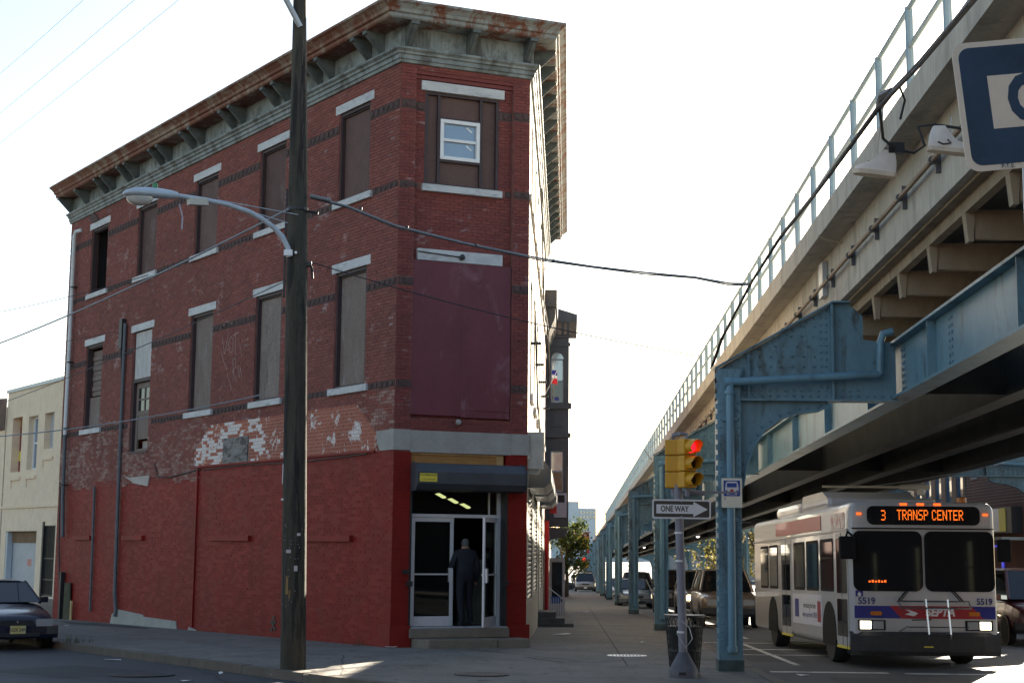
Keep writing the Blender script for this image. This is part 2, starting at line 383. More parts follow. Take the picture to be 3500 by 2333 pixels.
# joints in the paving
def strip(poly, wd, h, m_, name, parent):
    m = MB(FS)
    for a,b in zip(poly[:-1], poly[1:]):
        a=Vector(a); b=Vector(b); n_=Vector((-(b-a).y,(b-a).x)).normalized()*wd/2
        m.quad((a.x+n_.x,a.y+n_.y,h),(b.x+n_.x,b.y+n_.y,h),(b.x-n_.x,b.y-n_.y,h),(a.x-n_.x,a.y-n_.y,h))
    return m.build(name, m_, parent)
def wob(a, b, n, amp):
    a=Vector(a); b=Vector(b); return [tuple(a+(b-a)*i/n+Vector((rnd.uniform(-amp,amp),rnd.uniform(-amp,amp)))) for i in range(n+1)]
strip([(.95,24.5),(.95,70)], .03, .134, MT['seam'], 'paving_joint', walk_o)
for u in (26.2, 29.4, 32.6, 36.2, 40, 44, 48.5, 54): strip([(-.5,u),(2.75,u+.1)], .03, .134, MT['seam'], 'paving_joint', walk_o)
strip(wob((-1.9,29.2),(.2,25.6),8,.03), .05, .1345, MT['seam'], 'paving_crack', walk_o)
strip(wob((-.75,26.6),(-.1,25.2),5,.04), .09, .1348, MT['seam'], 'paving_crack', walk_o)
strip(wob((-3.2,21.5),(-3.9,26.5),8,.03), .025, .134, MT['seam'], 'paving_crack', walk_o)
for s in (3.2, 7.0, 11.2, 15.5): strip([kl(s,.2), kl(s-.2,4.8)], .025, .134, MT['seam'], 'paving_joint', walk_o)
strip([kl(17,2.4), kl(-2,2.5)], .02, .134, MT['seam'], 'paving_joint', walk_o)
# darker patch of broken paving by the wall
m = MB(FS); pts = [kl(s,d) for s,d in ((16.5,.9),(15.0,.35),(12.6,.25),(11.2,.4),(10.4,.75),(12.2,1.0),(14.6,1.25))]; m.add([(a,b,.1342) for a,b in pts],[tuple(range(7))])
m.build('paving_patch', MT['seam'], walk_o)

rw = extr_poly([(12.55,-20),(15.5,-20),(15.5,18),(12.55,18)], .13, -.05); structure('far_sidewalk', rw, MT['walk'])
rw = extr_poly([(12.3,44.5),(60,44.5),(60,150),(12.3,150)], .13, -.05); structure('far_sidewalk', rw, MT['walk'])
for (w0,w1,u0,u1) in ((3.35,5.3,25.35,25.65),(5.55,8.9,25.3,25.55),(3.3,6.4,33.2,33.45),(3.2,5.8,36.4,36.6),(3.3,5.4,30.9,31.1)):
    m = MB(FS); m.quad((w0,u0,.006),(w1,u0+.05,.006),(w1,u1+.05,.006),(w0,u1,.006)); o = m.build('road_marking', MT['paintw']); o['kind']='structure'
for (w,u0,u1) in ((4.55,39,120),(4.1,27.5,36),(7.9,38,150),(11.0,44,150)):
    m = MB(FS); m.quad((w-.06,u0,.006),(w+.06,u0,.006),(w+.06,u1,.006),(w-.06,u1,.006)); o = m.build('road_marking', MT['paintw']); o['kind']='structure'

def lid(name, u, w, h, r, m_, label, ring=False):
    p = SW(u, w, h); t = thing(name, label, 'manhole cover', p)
    a = MB(); a.lathe([(r*.86,.0),(r,.0),(r,.012),(r*.88,.012),(r*.86,.008)], n=28); a.build('frame', MT['iron'] if not ring else MT['galv'], t)
    b = MB(); b.lathe([(.01,.0),(r*.85,.0),(r*.85,.007),(.01,.007)], n=28)
    for k in range(-4,5):
        x = k*r*.17; hh = math.sqrt(max(0,(r*.78)**2-x*x)); b.box(x-.012,x+.012,-hh,hh,.006,.011)
    b.build('lid', m_, t); t.rotation_euler = (math.atan(GR),0,-SA); return t
lid('manhole_cover', 21.8, -1.23, .134, .39, MT['iron'], 'round dark iron manhole cover in the pavement in front of the store steps')
lid('manhole_cover', 22.75, -6.4, .006, .5, MT['iron'], 'iron manhole cover in the side street asphalt below the parked sedan')
lid('manhole_cover', 27.4, 1.05, .134, .36, MT['walk'], 'pavement access lid with a pale metal rim beside the paving joint', ring=True)

# chewing-gum spots and drips on the paving, tar patches and seams on the road
m = MB(FS); r_ = random.Random(5)
for k in range(420):
    u = r_.uniform(20.5,48); w = r_.uniform(-4.5,2.6) if u < 29.5 else r_.uniform(-.6,2.6); q = r_.uniform(.012,.05)
    n = 7; m.add([(w+q*r_.uniform(.7,1.2)*math.cos(6.283*i/n), u+q*1.2*math.sin(6.283*i/n), .1355) for i in range(n)],[tuple(range(n))])
for k in range(160):
    s_ = r_.uniform(-4,14); d_ = r_.uniform(.2,4.7); w,u = kl(s_,d_); q = r_.uniform(.012,.05); n = 7
    m.add([(w+q*r_.uniform(.7,1.2)*math.cos(6.283*i/n), u+q*1.2*math.sin(6.283*i/n), .1355) for i in range(n)],[tuple(range(n))])
m.build('gum_spots', MT['seam'], walk_o, kind='stuff')
road_o = bpy.data.objects['road']
dk_ = mat('tar_patch', (.024,.025,.027), .8, .3, 2, .3, fine=.3)
for pts in ([(-9.0,23.2),(-7.2,22.0),(-6.2,23.4),(-8.1,24.9)],[(4.0,22.6),(6.5,22.5),(6.6,24.2),(4.1,24.3)],[(3.4,28.5),(4.5,28.5),(4.5,34),(3.4,34)]):
    m = MB(FS); m.quad(*[(a,b,.003) for a,b in pts]); m.build('tar_patch', dk_, road_o)
for a,b in (((-12,24),(-3.5,20.2)),((-7,27.2),(-4.4,20.5)),((3.2,24.9),(9,24.6)),((5.2,21.5),(4.8,30)),((-10.5,27.5),(-9,22))):
    strip(wob(a,b,14,.06), .035, .0045, dk_, 'tar_seam', road_o)
weed = mat('gutter_weed',(.05,.07,.02),.8,.3,6)
for i,(s_,d_) in enumerate(((4.2,4.75),(1.0,.08))):
    m = MB(FS); w,u = kl(s_,d_)
    for k in range(22):
        a = r_.uniform(0,6.28); L = r_.uniform(.06,.2); x,y = w+r_.gauss(0,.12),u+r_.gauss(0,.12)
        m.add([(x-.008,y,.12),(x+.008,y,.12),(x+L*.6*math.cos(a),y+L*.6*math.sin(a),.12+L)],[(0,1,2)])
    o = m.build('weed_tuft', weed); tag(o, ['ragged weed tuft at the kerb in front of the parked sedan','small weeds at the foot of the red wall'][i], 'weed', 'weeds in the paving')
# ------------------------------------------------------------------ corner building
ZB = -.9
LLEN = 19.74; RLEN = 20.4
OPX = [(1.22,2.56),(5.10,6.44),(8.84,10.2),(12.80,14.14),(16.50,17.86)]
op3 = [(a,b,8.84,10.81) for a,b in OPX]
op2 = [(a,b,4.80,7.29) for a,b in OPX]; op2[3] = (12.80,14.14,3.98,7.29)
bld = thing('corner_building', 'three-storey wedge-shaped red brick corner building with chamfered front and bracketed cornice', 'building', (K0.x,K0.y,-.45))
def subtract(a, b, cuts):
    segs = [(a,b)]
    for c,d in cuts:
        out = []
        for x,y in segs:
            if d<=x or c>=y: out.append((x,y)); continue
            if c>x: out.append((x,c))
            if d<y: out.append((d,y))
        segs = out
    return segs
def brick_rows(s0, s1, z0, z1, holes, bl=.203, bh=.0677, j=.009):
    """yield single bricks (a,b,z0,z1) of a running bond around the holes"""
    n0 = math.floor(z0/bh); z = n0*bh; k = n0
    while z < z1-1e-6:
        za, zb = max(z,z0), min(z+bh,z1)
        if zb-za > .02:
            cuts = [(h[0],h[1]) for h in holes if h[2] < (za+zb)/2 < h[3]]
            off = (k%2)*bl/2; i = math.floor((s0-off)/bl)
            while i*bl+off < s1:
                a, b = max(i*bl+off,s0), min((i+1)*bl+off,s1)
                for x,y in subtract(a,b,cuts):
                    if y-x > .03: yield (x+j/2, y-j/2, za+j/2, zb-j/2)
                i += 1
        z += bh; k += 1
def bricks_mb(F, bricks, d=.012, base=0.0):
    m = MB(F); V = []; Fc = []
    for x,y,za,zb in bricks:
        o = len(V); e = base+d+rnd.uniform(-.004,.004); c = base
        V += [(x,c,za),(y,c,za),(y,c,zb),(x,c,zb),(x,e,za),(y,e,za),(y,e,zb),(x,e,zb)]
        Fc += [(o+4,o+5,o+6,o+7),(o,o+1,o+5,o+4),(o+1,o+2,o+6,o+5),(o+2,o+3,o+7,o+6),(o+3,o,o+4,o+7)]
    m.add(V, Fc); return m
def wall_grid(F, s0, s1, z0, z1, holes, d=0.0, rev=.22):
    """mortar face split around the holes, with the reveals of each opening"""
    m = MB(F); S_ = sorted({s0,s1,*[h[0] for h in holes],*[h[1] for h in holes]}); Z_ = sorted({z0,z1,*[h[2] for h in holes],*[h[3] for h in holes]})
    S_ = [x for x in S_ if s0<=x<=s1]; Z_ = [x for x in Z_ if z0<=x<=z1]
    for a,b in zip(S_[:-1],S_[1:]):
        for c,e in zip(Z_[:-1],Z_[1:]):
            if any(h[0]<(a+b)/2<h[1] and h[2]<(c+e)/2<h[3] for h in holes): continue
            m.quad((a,d,c),(b,d,c),(b,d,e),(a,d,e))
    for h in holes:
        a,b,c,e = h[:4]; r = d-rev
        m.quad((a,d,c),(a,r,c),(a,r,e),(a,d,e)); m.quad((b,d,c),(b,d,e),(b,r,e),(b,r,c))
        m.quad((a,d,e),(a,r,e),(b,r,e),(b,d,e)); m.quad((a,d,c),(b,d,c),(b,r,c),(a,r,c))
    return m
TOP = 11.45
# --- side wall
holesL = op3+op2
beltsL = [(10.37,10.56),(8.70,8.86),(6.71,6.88),(4.64,4.80)]
wl = wall_grid(FL, 0, LLEN, ZB, TOP, holesL).build('side_wall', MT['mortar'], bld)
bh_ = [(0,LLEN,a,b) for a,b in beltsL]
# peeled patch above the painted band, stepped at both ends
def in_patch(x, z):
    if not (3.40 < z < 4.40): return False
    lo = .72+max(0,(z-3.78))*1.35; hi = 9.62-max(0,(z-3.80))*1.5
    return lo < x < hi
bandtop = lambda x: 3.40 if x < 9.40 else 3.16 + .10*math.sin(x*1.7) + .06*math.sin(x*5.1)
upper, patch, painted, worn = [], [], [], []
for b in brick_rows(.60, 9.8, 3.43, 4.45, [(6.55,7.95,3.40,4.05),(0,.68,3.40,3.81)], .215, .0775, .011):
    if in_patch((b[0]+b[1])/2, (b[2]+b[3])/2): patch.append(b)
for b in brick_rows(0, LLEN, ZB, TOP, holesL+bh_+[(6.55,7.95,3.40,4.05),(0,.66,3.40,3.81)]):
    cx, cz = (b[0]+b[1])/2, (b[2]+b[3])/2
    if cz < bandtop(cx): painted.append(b)
    elif in_patch(cx, cz): continue
    elif cz < 4.62+.35*math.sin(cx*.9) and (cx > 9.0 or cx < 1.6): worn.append(b)
    else: upper.append(b)
bricks_mb(FL, upper).build('bricks', MT['brick'], wl, kind='stuff')
bricks_mb(FL, worn).build('worn_bricks', MT['brickw'], wl, kind='stuff')
bricks_mb(FL, painted, .006).build('painted_bricks', MT['redbrick'], wl, kind='stuff')
# the exposed bricks nearest the corner are single pieces, the rest joined
patch.sort(key=lambda b: b[0]); near, rest = patch[:290], patch[290:]
for b in near: bricks_mb(FL, [b], .014).build('brick', MT['brickp'], wl)
bricks_mb(FL, rest, .014).build('exposed_bricks', MT['brickp'], wl, kind='stuff')
m = MB(FL); m.quad((.66,.008,3.40),(9.68,.008,3.40),(9.68,.008,3.82),(8.85,.008,4.40),(1.50,.008,4.40),(.66,.008,3.78)); m.build('pointing', MT['mortarp'], wl)
# red paint skins between joints of the painted band
m = MB(FL); m.quad((0,.0045,ZB),(LLEN,.0045,ZB),(LLEN,.0045,3.06),(9.40,.0045,3.06),(9.40,.0045,3.40),(0,.0045,3.40)); m.build('wall_paint', MT['redp'], wl)
# panel that stands proud right of the vertical seam
m = MB(FL); m.box(9.36,9.42,.0,.05,-.5,3.42); m.build('seam_strip', MT['redp'], wl); m = MB(FL); m.box(.70,9.36,.0,.055,3.385,3.43); m.build('band_ledge', MT['redp'], wl)
m = MB(FL)
for a,b in ((1.55,3.67),(6.29,8.50),(12.74,14.20),(16.67,18.16)): m.box(a,b,0,.09,1.60,1.72)
m.build('ledge', MT['redp'], wl, split=True)
m = MB(FL); m.prism([(10.2,ZB),(10.4,-.40),(12.5,-.38),(12.6,-.33),(14.4,-.26),(14.8,-.42),(15.0,ZB)], .0, .035); m.prism([(9.1,ZB),(9.15,-.55),(9.6,-.5),(9.75,ZB)],0,.03); m.build('bare_plaster', MT['conc'], wl)
m = MB(FL); m.prism([(12.6,3.02),(12.5,3.30),(13.9,3.28),(14.3,3.34),(13.6,3.12)], .0, .04); m.build('plaster_scrap', MT['plaster'], wl)
m = MB(FL); m.box(6.58,7.93,.0,.045,3.41,4.03); m.build('plywood_board', mat('grained_plywood', (.23,.215,.20), .85, .3, 3, .3, fine=.2, stain=(.09,.08,.075), stain_scale=3.4, stain_at=(.5,.56), stretch=(1,1,2.4)), wl)
# decorated belts: dark terracotta blocks with raised discs
def belt(F, s0, s1, z0, z1, cuts, parent, base=0.0):
    m = MB(F); p = .212
    for a,b in subtract(s0, s1, cuts):
        n = max(1, round((b-a)/p)); q = (b-a)/n
        for i in range(n):
            x0, x1 = a+i*q, a+(i+1)*q; m.box(x0+.004,x1-.004,base-.004,base+.016,z0+.03,z1-.004)
            cx, cz = (x0+x1)/2, (z0+.03+z1)/2; r = (z1-z0)*.34; k = 8
            ring = [(cx+r*math.cos(t*2*math.pi/k), cz+r*math.sin(t*2*math.pi/k)) for t in range(k)]
            m.prism(ring, base+.015, base+.032)
        m.box(a,b,base-.004,base+.012,z0,z0+.026)
    return m.build('belt_course', MT['belt'], parent, kind='stuff')
for z0,z1 in beltsL:
    cuts = [(a,b) for a,b,c,e in holesL if c < (z0+z1)/2 < e or abs(z1-c)<.12]
    if z1 < 9 and z1 > 8 or z1 < 5: cuts = [(a-.17,b+.17) for a,b in OPX]
    belt(FL, .02, LLEN-.02, z0, z1, cuts, wl)

def boarded_window(F, parent, a, b, c, e, bm_, sill=True, depth=.17, lintel=True, inner=True, lm=None):
    """frame, brick mould, board, lintel and sill of one opening"""
    w = MB(F); w.box(a,a+.095,-depth,-.03,c,e); w.box(b-.06,b,-depth,-.03,c,e); w.box(a+.075,b-.06,-depth,-.03,e-.07,e); w.box(a+.075,b-.06,-depth,-.03,c,c+.05)
    w.box(a+.095,a+.165,-depth,-.07,c+.05,e-.07); w.box(a+.165,b-.06,-depth,-.075,e-.10,e-.07)
    fr = w.build('window', MT['frame'], parent)
    if bm_ is not None:
        w = MB(F); w.box(a+.165,b-.06,-depth-.03,-depth+.05,c+.05,e-.10); w.build('board', bm_, fr)
    if lintel:
        w = MB(F); w.box(a-.155,b+.16,-.02,.022,e,e+.195+rnd.uniform(-.01,.01)); w.build('lintel', MT['marble'], parent, bevel=.006)
    if sill:
        w = MB(F); w.box(a-.17,b+.14,-.05,.075,c-.145,c-.002); w.build('sill', MT['marble'], parent, bevel=.006)
    return fr
for i,(a,b,c,e) in enumerate(op3):
    if i == 4:
        fr = boarded_window(FL, wl, a, b, c, e, None)
        m = MB(FL); m.box(a-.02,b+.02,-1.3,-.225,c-.02,e+.02); m.f = [q for q in m.f if q != (2,3,7,6)]; m.build('dark_room', MT['darkin'], fr)
        m = MB(FL); m.prism([(b-.62,11.02),(b-.2,11.0),(b+.02,11.06),(b+.2,11.2),(b-.1,11.32),(b-.35,11.2)], .0, .06); m.build('broken_masonry', MT['belt'], wl)
    else: boarded_window(FL, wl, a, b, c, e, (MT['board'],MT['board2'],MT['board3'],MT['board2'])[i])
for i,(a,b,c,e) in enumerate(op2):
    if i == 3: continue
    fr = boarded_window(FL, wl, a, b, c, e, (MT['boardg'],MT['boardh'],MT['boardg'],None,None)[i])
    if i == 4:
        m = MB(FL); m.box(a+.115,b-.06,-.19,-.15,c+.05,c+.95); m.build('board', MT['boardg'], fr)
        for k in range(9):
            z = c+1.0+k*.15; m = MB(FL); m.box(a+.115,b-.06,-.24,-.21+.02*(k%2),z,z+.135); m.build('plank', MT['boardg'], fr)
# the door high up in the wall
a,b,c,e = op2[3]
w = MB(FL); w.box(a-.155,b+.16,-.02,.022,e,e+.2); w.build('lintel', MT['marble'], wl, bevel=.006)
w = MB(FL); w.box(a+.05,b-.05,-.10,-.06,5.98,e-.02); w.build('whitewashed_board', MT['boardw'], wl)
w = MB(FL); w.box(a,a+.09,-.2,-.03,c,5.98); w.box(b-.09,b,-.2,-.03,c,5.98); w.box(a+.09,b-.09,-.2,-.03,5.88,5.98); w.box(a-.02,b+.02,-.2,.03,c-.05,c); w.build('door_frame', MT['frame'], wl)
dr = MB(FL); x0,x1 = a+.10,b-.10
dr.box(x0,x0+.14,-.17,-.12,c+.02,5.86); dr.box(x1-.14,x1,-.17,-.12,c+.02,5.86); dr.box(x0+.14,x1-.14,-.17,-.12,5.72,5.86); dr.box(x0+.14,x1-.14,-.17,-.12,4.98,5.1); dr.box(x0+.14,x1-.14,-.168,-.135,4.32,4.98); dr.box(x0+.14,x1-.14,-.17,-.12,c+.02,c+.08)
do = dr.build('door', MT['boardg'], wl)
cx = (x0+x1)/2
dr = MB(FL); dr.box(cx-.025,cx+.025,-.16,-.125,5.10,5.72); dr.box(x0+.14,cx-.025,-.16,-.125,5.39,5.43); dr.box(cx+.025,x1-.14,-.16,-.125,5.39,5.43); dr.build('glazing_bar', MT['boardg'], do)
for q0,q1 in ((x0+.14,cx-.025),(cx+.025,x1-.14)):
    for z0,z1 in ((5.10,5.39),(5.43,5.72)): m = MB(FL); m.box(q0,q1,-.152,-.145,z0,z1); m.build('pane', MT['pane2'], do)
m = MB(FL); m.box(x0+.16,x1-.16,-.30,-.28,c+.06,c+.30); m.build('pale_scrap', MT['plaster'], do)
m = MB(FL); m.box(x0,x1,-.6,-.5,c-.1,5.9); m.build('dark_room', MT['darkin'], do)
# graffiti strokes sprayed on the brick
def stroke(F, pts, wd, m_, parent, d=.018, name='graffiti'):
    m = MB(F)
    for (x0,z0),(x1,z1) in zip(pts[:-1],pts[1:]):
        dx,dz = x1-x0,z1-z0; L = math.hypot(dx,dz) or 1; nx,nz = -dz/L*wd/2, dx/L*wd/2
        m.add([(x0+nx,d,z0+nz),(x1+nx,d,z1+nz),(x1-nx,d,z1-nz),(x0-nx,d,z0-nz)],[(0,1,2,3)])
    return m.build(name, m_, parent)
gr = mat('faded_spray_paint', (.33,.21,.19), .8, .3, 9)
for pts in ([(8.25,6.55),(8.08,6.08),(7.9,6.6)],[(7.86,6.35),(7.78,6.1),(7.62,6.12),(7.6,6.4),(7.74,6.5),(7.86,6.35)],[(7.5,6.6),(7.46,6.05),(7.38,6.0)],[(7.62,6.5),(7.3,6.55)],[(8.3,6.2),(8.1,5.9),(7.9,5.7)],[(7.62,5.95),(7.5,5.55),(7.55,5.4)],[(7.62,5.9),(7.45,5.95),(7.42,5.7),(7.6,5.65),(7.35,5.4)],[(7.3,5.75),(7.2,5.45),(7.15,5.7),(7.05,5.4)],[(8.4,6.75),(8.0,6.9),(7.7,6.8)],[(7.25,6.3),(7.1,5.95)],[(7.9,5.6),(7.6,5.2)]):
    stroke(FL, pts, .024, gr, wl)
# downpipes and service pipes on the side wall
m = MB(FL); m.tube([(18.72,.02,10.95),(18.95,.13,10.93),(19.04,.14,10.80),(19.04,.13,7.5),(19.03,.13,4.72)], .062, 10); m.build('downpipe', MT['pvc'], wl, smooth=True)
m = MB(FL); m.tube([(19.03,.13,4.72),(18.98,.13,3.0),(18.80,.13,1.68)], .058, 10); m.build('lower_downpipe', MT['pipe'], wl, smooth=True)
m = MB(FL)
for z in (9.2,6.9,4.9,3.2): m.box(18.93,19.12,.0,.2,z,z+.03)
m.build('pipe_strap', MT['blackm'], wl, split=True)
m = MB(FL); m.tube([(14.62,.08,7.6),(14.60,.08,3.3),(14.55,.07,.2),(14.38,.08,-.3),(14.40,.1,-.45)], .05, 8); m.build('vent_pipe', MT['pipe'], wl, smooth=True)
m = MB(FL); m.box(14.72,14.92,.0,.14,6.9,7.75); m.tube([(14.85,.08,6.9),(14.72,.06,5.9)], .025, 6); m.build('meter_box', MT['blackm'], wl)
m = MB(FL); m.tube([(16.52,.06,3.1),(16.45,.06,1.0),(16.42,.06,-.4)], .035, 8); m.build('service_pipe', MT['pipe'], wl, smooth=True)
m = MB(FL); m.tube([(9.2,.04,3.34),(10.4,.04,3.26),(11.3,.04,3.2),(11.9,.05,3.26),(12.2,.03,3.6)], .014, 5); m.tube([(9.1,.05,3.32),(6.5,.05,3.36),(4.2,.05,3.30),(1.0,.05,3.36)], .012, 5); m.build('wall_cable', MT['cable'], wl)
m = MB(FL); m.tube([(19.45,.06,3.3),(19.35,.05,1.5),(19.1,.05,.2)], .02, 5); m.build('wall_cable', MT['cable'], wl)
m = MB(FL)
for q in ((.10,0),(-.06,.03),(.02,.10),(.08,.16),(-.05,.18),(.0,.27)): m.box(5.0+q[0]-.05,5.0+q[0]+.05,.0,.022,-.38+q[1],-.31+q[1])
m.build('air_vent', MT['blackm'], wl)

# --- chamfer
CT = CW
pl, pr = .325, 2.485           # inner edges of the corner piers
hC = [(.56,2.19,8.84,10.81)]
wc = wall_grid(FC, 0, CT, 3.38, TOP, [(pl,pr,4.05,11.20)], rev=.11).build('chamfer_wall', MT['mortar'], bld)
wall_grid(FC, pl, pr, 4.05, 11.20, hC, d=-.11, rev=.14).build('chamfer_field', MT['mortar'], wc)
wall_grid(FC, 0, CT, ZB, 3.38, [(.36,2.40,-.08,3.36)], rev=.32).build('pier', MT['redp'], wc)
beltsC = beltsL
def ext(l): return [(-9,9,a,b) for a,b in l]
pan = (.30,2.46,4.12,7.25)
bk = list(brick_rows(0, pl, 3.81, TOP, ext(beltsC))) + list(brick_rows(pr, CT, 3.81, TOP, ext(beltsC)))
bk += list(brick_rows(pl, pr, 11.20, TOP, [])) + list(brick_rows(pl, pr, 3.81, 4.05, []))
bricks_mb(FC, bk).build('bricks', MT['brickc'], wc, kind='stuff')
bk = list(brick_rows(pl, pr, 4.05, 11.20, hC+[pan]+ext(beltsC[:2])))
bricks_mb(FC, bk, .012, -.11).build('field_bricks', MT['brickc'], wc, kind='stuff')
bricks_mb(FC, list(brick_rows(0,.355,ZB,3.37,[]))+list(brick_rows(2.405,CT,ZB,3.37,[])), .005).build('painted_bricks', MT['redbrick'], wc, kind='stuff')
for k,(z0,z1,d) in enumerate(((11.20,11.285,-.018),(11.115,11.20,-.05),(11.03,11.115,-.08))):
    m = MB(FC); m.box(pl,pr,-.11,d,z0-.075,z1-.085+.0); m.build('corbel_course', MT['brickc'], wc)
for z0,z1 in beltsC:
    belt(FC, .01, pl, z0, z1, [], wc); belt(FC, pr, CT-.01, z0, z1, [], wc)
for z0,z1 in beltsC[:2]:
    belt(FC, pl, pr, z0, z1, [(.40,2.35)] if z1<9 else [(.56,2.19)], wc, -.11)
# third-floor boarded bay with a small white window
a,b,c,e = hC[0]
m = MB(FC); m.box(a-.10,b+.10,-.115,-.03,e,e+.20); m.build('lintel', MT['marble'], wc, bevel=.006)
m = MB(FC); m.box(a-.06,b+.06,-.13,.0,c-.145,c); m.build('sill', MT['marble'], wc, bevel=.006)
m = MB(FC)
m.box(a,a+.06,-.24,-.10,c,e); m.box(b-.06,b,-.24,-.10,c,e); m.box(a+.06,b-.06,-.24,-.10,e-.06,e); m.box(a+.06,b-.06,-.24,-.10,c,c+.05)
x0,x1 = .90,1.77
m.box(x0-.06,x0,-.23,-.11,c+.05,e-.06); m.box(x1,x1+.06,-.23,-.11,c+.05,e-.06); m.box(x0,x1,-.23,-.12,9.36,9.41); m.box(x0,x1,-.23,-.12,10.26,10.31)
wn = m.build('window_frame', MT['frame'], wc)
for q in ((a+.06,x0-.06,c+.05,e-.06),(x1+.06,b-.06,c+.05,e-.06),(x0,x1,c+.05,9.36),(x0,x1,10.31,e-.06)):
    m = MB(FC); m.box(q[0],q[1],-.22,-.185,q[2],q[3]); m.build('board', MT['board'], wn)
m = MB(FC); z0,z1 = 9.41,10.26; f = .075; zm = (z0+z1)/2
m.box(x0,x0+f,-.21,-.09,z0,z1); m.box(x1-f,x1,-.21,-.09,z0,z1); m.box(x0+f,x1-f,-.21,-.09,z1-f,z1); m.box(x0+f,x1-f,-.21,-.09,z0,z0+f); m.box(x0+f,x1-f,-.20,-.12,zm-.03,zm+.03)
sw_ = m.build('sash_window', MT['white'], wc, bevel=.005)
for q0,q1,dy in ((z0+f,zm-.03,-.175),(zm+.03,z1-f,-.16)):
    m = MB(FC); m.box(x0+f,x1-f,dy-.005,dy,q0,q1); m.build('pane', MT['pane'], sw_)
    zc = q0+(q1-q0)*.72; stroke(FC, [(x1-f-.20,zc+.05),(x1-f-.08,zc-.04)], .035, MT['white'], sw_, d=dy+.003, name='pane_sticker')
# second-floor maroon panel
m = MB(FC); m.box(pan[0],1.3885,-.11,-.013,pan[2],pan[3]); m.box(1.391,pan[1],-.11,-.012,pan[2]+.12,pan[3]); m.build('maroon_panel', MT['maroon'], wc)
m = MB(FC); m.box(1.392,pan[1],-.11,-.02,pan[2]-.02,pan[2]+.115); m.build('panel_foot', MT['maroon'], wc)
m = MB(FC); m.box(.42,2.27,-.11,.0,7.255,7.49); m.build('lintel', MT['marble'], wc, bevel=.006)
m = MB(FC); m.lathe([(.01,-.02),(.055,-.02),(.06,.05),(.01,.07)], (1.36,.03,7.36), 12, 'y'); m.tube([(.42,.02,7.42),(1.30,.02,7.37)], .012, 6); m.build('lamp_box', MT['blackm'], wc)
m = MB(FC); m.lathe([(.01,-.05),(.045,-.04),(.062,0),(.045,.045),(.01,.06)], (1.33,.05,3.99), 14, 'y'); m.build('globe_lamp', MT['conc'], wc, smooth=True)
m = MB(FC); m.tube([(.34,.0,4.05),(.6,.0,4.03),(1.25,.0,4.0)], .012, 6); m.build('conduit', MT['blackm'], wc)
# concrete band over the store
m = MB(FC); m.box(-.025,.335,.0,.028,3.40,3.812); m.box(.335,2.49,-.09,.012,3.365,3.800); m.box(2.49,CT+.025,.0,.028,3.375,3.800); m.build('concrete_band', MT['conc'], wc, bevel=.005)
m = MB(FL); m.prism([(-.01,3.405),(-.01,3.812),(.67,3.80),(.62,3.56),(.50,3.40)], -.05, .028); m.build('concrete_band', MT['conc'], wl)
# plinths of the corner piers
m = MB(FC); m.box(-.03,.40,.0,.05,ZB,-.02); m.box(2.44,CT+.05,.0,.06,ZB,-.02); m.build('plinth', MT['redp'], wc, split=True)
m = MB(FL); m.box(-.04,.45,.0,.04,ZB,-.03); m.build('plinth', MT['redp'], wl)
# storefront
D0 = -.26
m = MB(FC)
for x in (.40,2.30): m.box(x,x+.07,D0-.05,D0+.05,-.06,2.75)
m.box(.47,2.30,D0-.05,D0+.05,2.09,2.16); m.box(.47,2.30,D0-.05,D0+.05,2.66,2.72); m.box(2.12,2.15,D0-.05,D0+.01,2.16,2.66)
sf = m.build('storefront_frame', MT['alu'], wc, bevel=.006)
m = MB(FC); m.box(.47,2.30,D0-.006,D0,2.16,2.66); m.build('transom_glass', MT['doorglass'], sf)
def leaf(F, w_, parent, name):
    m = MB(F); m.box(0,.075,-.022,.022,0,2.14); m.box(w_-.075,w_,-.022,.022,0,2.14); m.box(.075,w_-.075,-.022,.022,2.05,2.14); m.box(.075,w_-.075,-.022,.022,0,.19)
    d = m.build(name, MT['alu'], parent, bevel=.005)
    m = MB(F); m.box(.075,w_-.075,-.004,.004,.19,2.05); m.build('door_glass', MT['doorglass'], d)
    m = MB(F); m.box(.05,w_-.05,-.055,-.03,1.00,1.03); m.box(.05,w_-.05,.03,.05,1.0,1.03); m.box(w_-.11,w_-.03,.022,.07,.86,1.14); m.build('push_bar', MT['alu'], d)
    return d
F1 = lambda x,y,z: FC(.475+x, D0+y, -.045+z)
th = R(52); hx = 2.295
F2 = lambda x,y,z: FC(hx-x*math.cos(th)+y*math.sin(th), D0+.02+x*math.sin(th)+y*math.cos(th), -.045+z)
WORLD = WORLD + (F1, F2)
leaf(F1, .895, wc, 'door'); dl = leaf(F2, .90, wc, 'door')
m = MB(F2); m.box(.30,.75,-.02,-.008,1.55,1.86); m.box(.42,.62,-.02,-.007,1.33,1.44); m.build('door_poster', mat('poster_paper', (.42,.40,.30), .8, .2, 5), dl)
m = MB(FC); m.box(.345,.40,-.30,.0,-.06,2.9); m.box(2.37,2.43,-.30,.02,-.06,2.9); m.build('shutter_guide', MT['blackm'], wc, split=True)
m = MB(FC); m.box(.22,.34,.0,.09,.98,1.06); m.box(.30,.40,.0,.12,.74,.84); m.lathe([(.01,0),(.05,.0),(.05,.06),(.01,.06)],(2.40,.03,.80),8,'y'); m.build('padlock_hasp', MT['blackm'], wc)
m = MB(FC); m.box(.38,2.36,-.12,-.06,3.08,3.36); m.build('plywood_strip', MT['osb'], wc)
m = MB(FC); m.box(.385,2.34,-.07,-.03,3.325,3.362); m.box(2.20,2.34,-.07,-.035,3.08,3.325); m.build('plywood_batten', mat('pale_lumber', (.42,.27,.11), .8, .2, 4), wc)
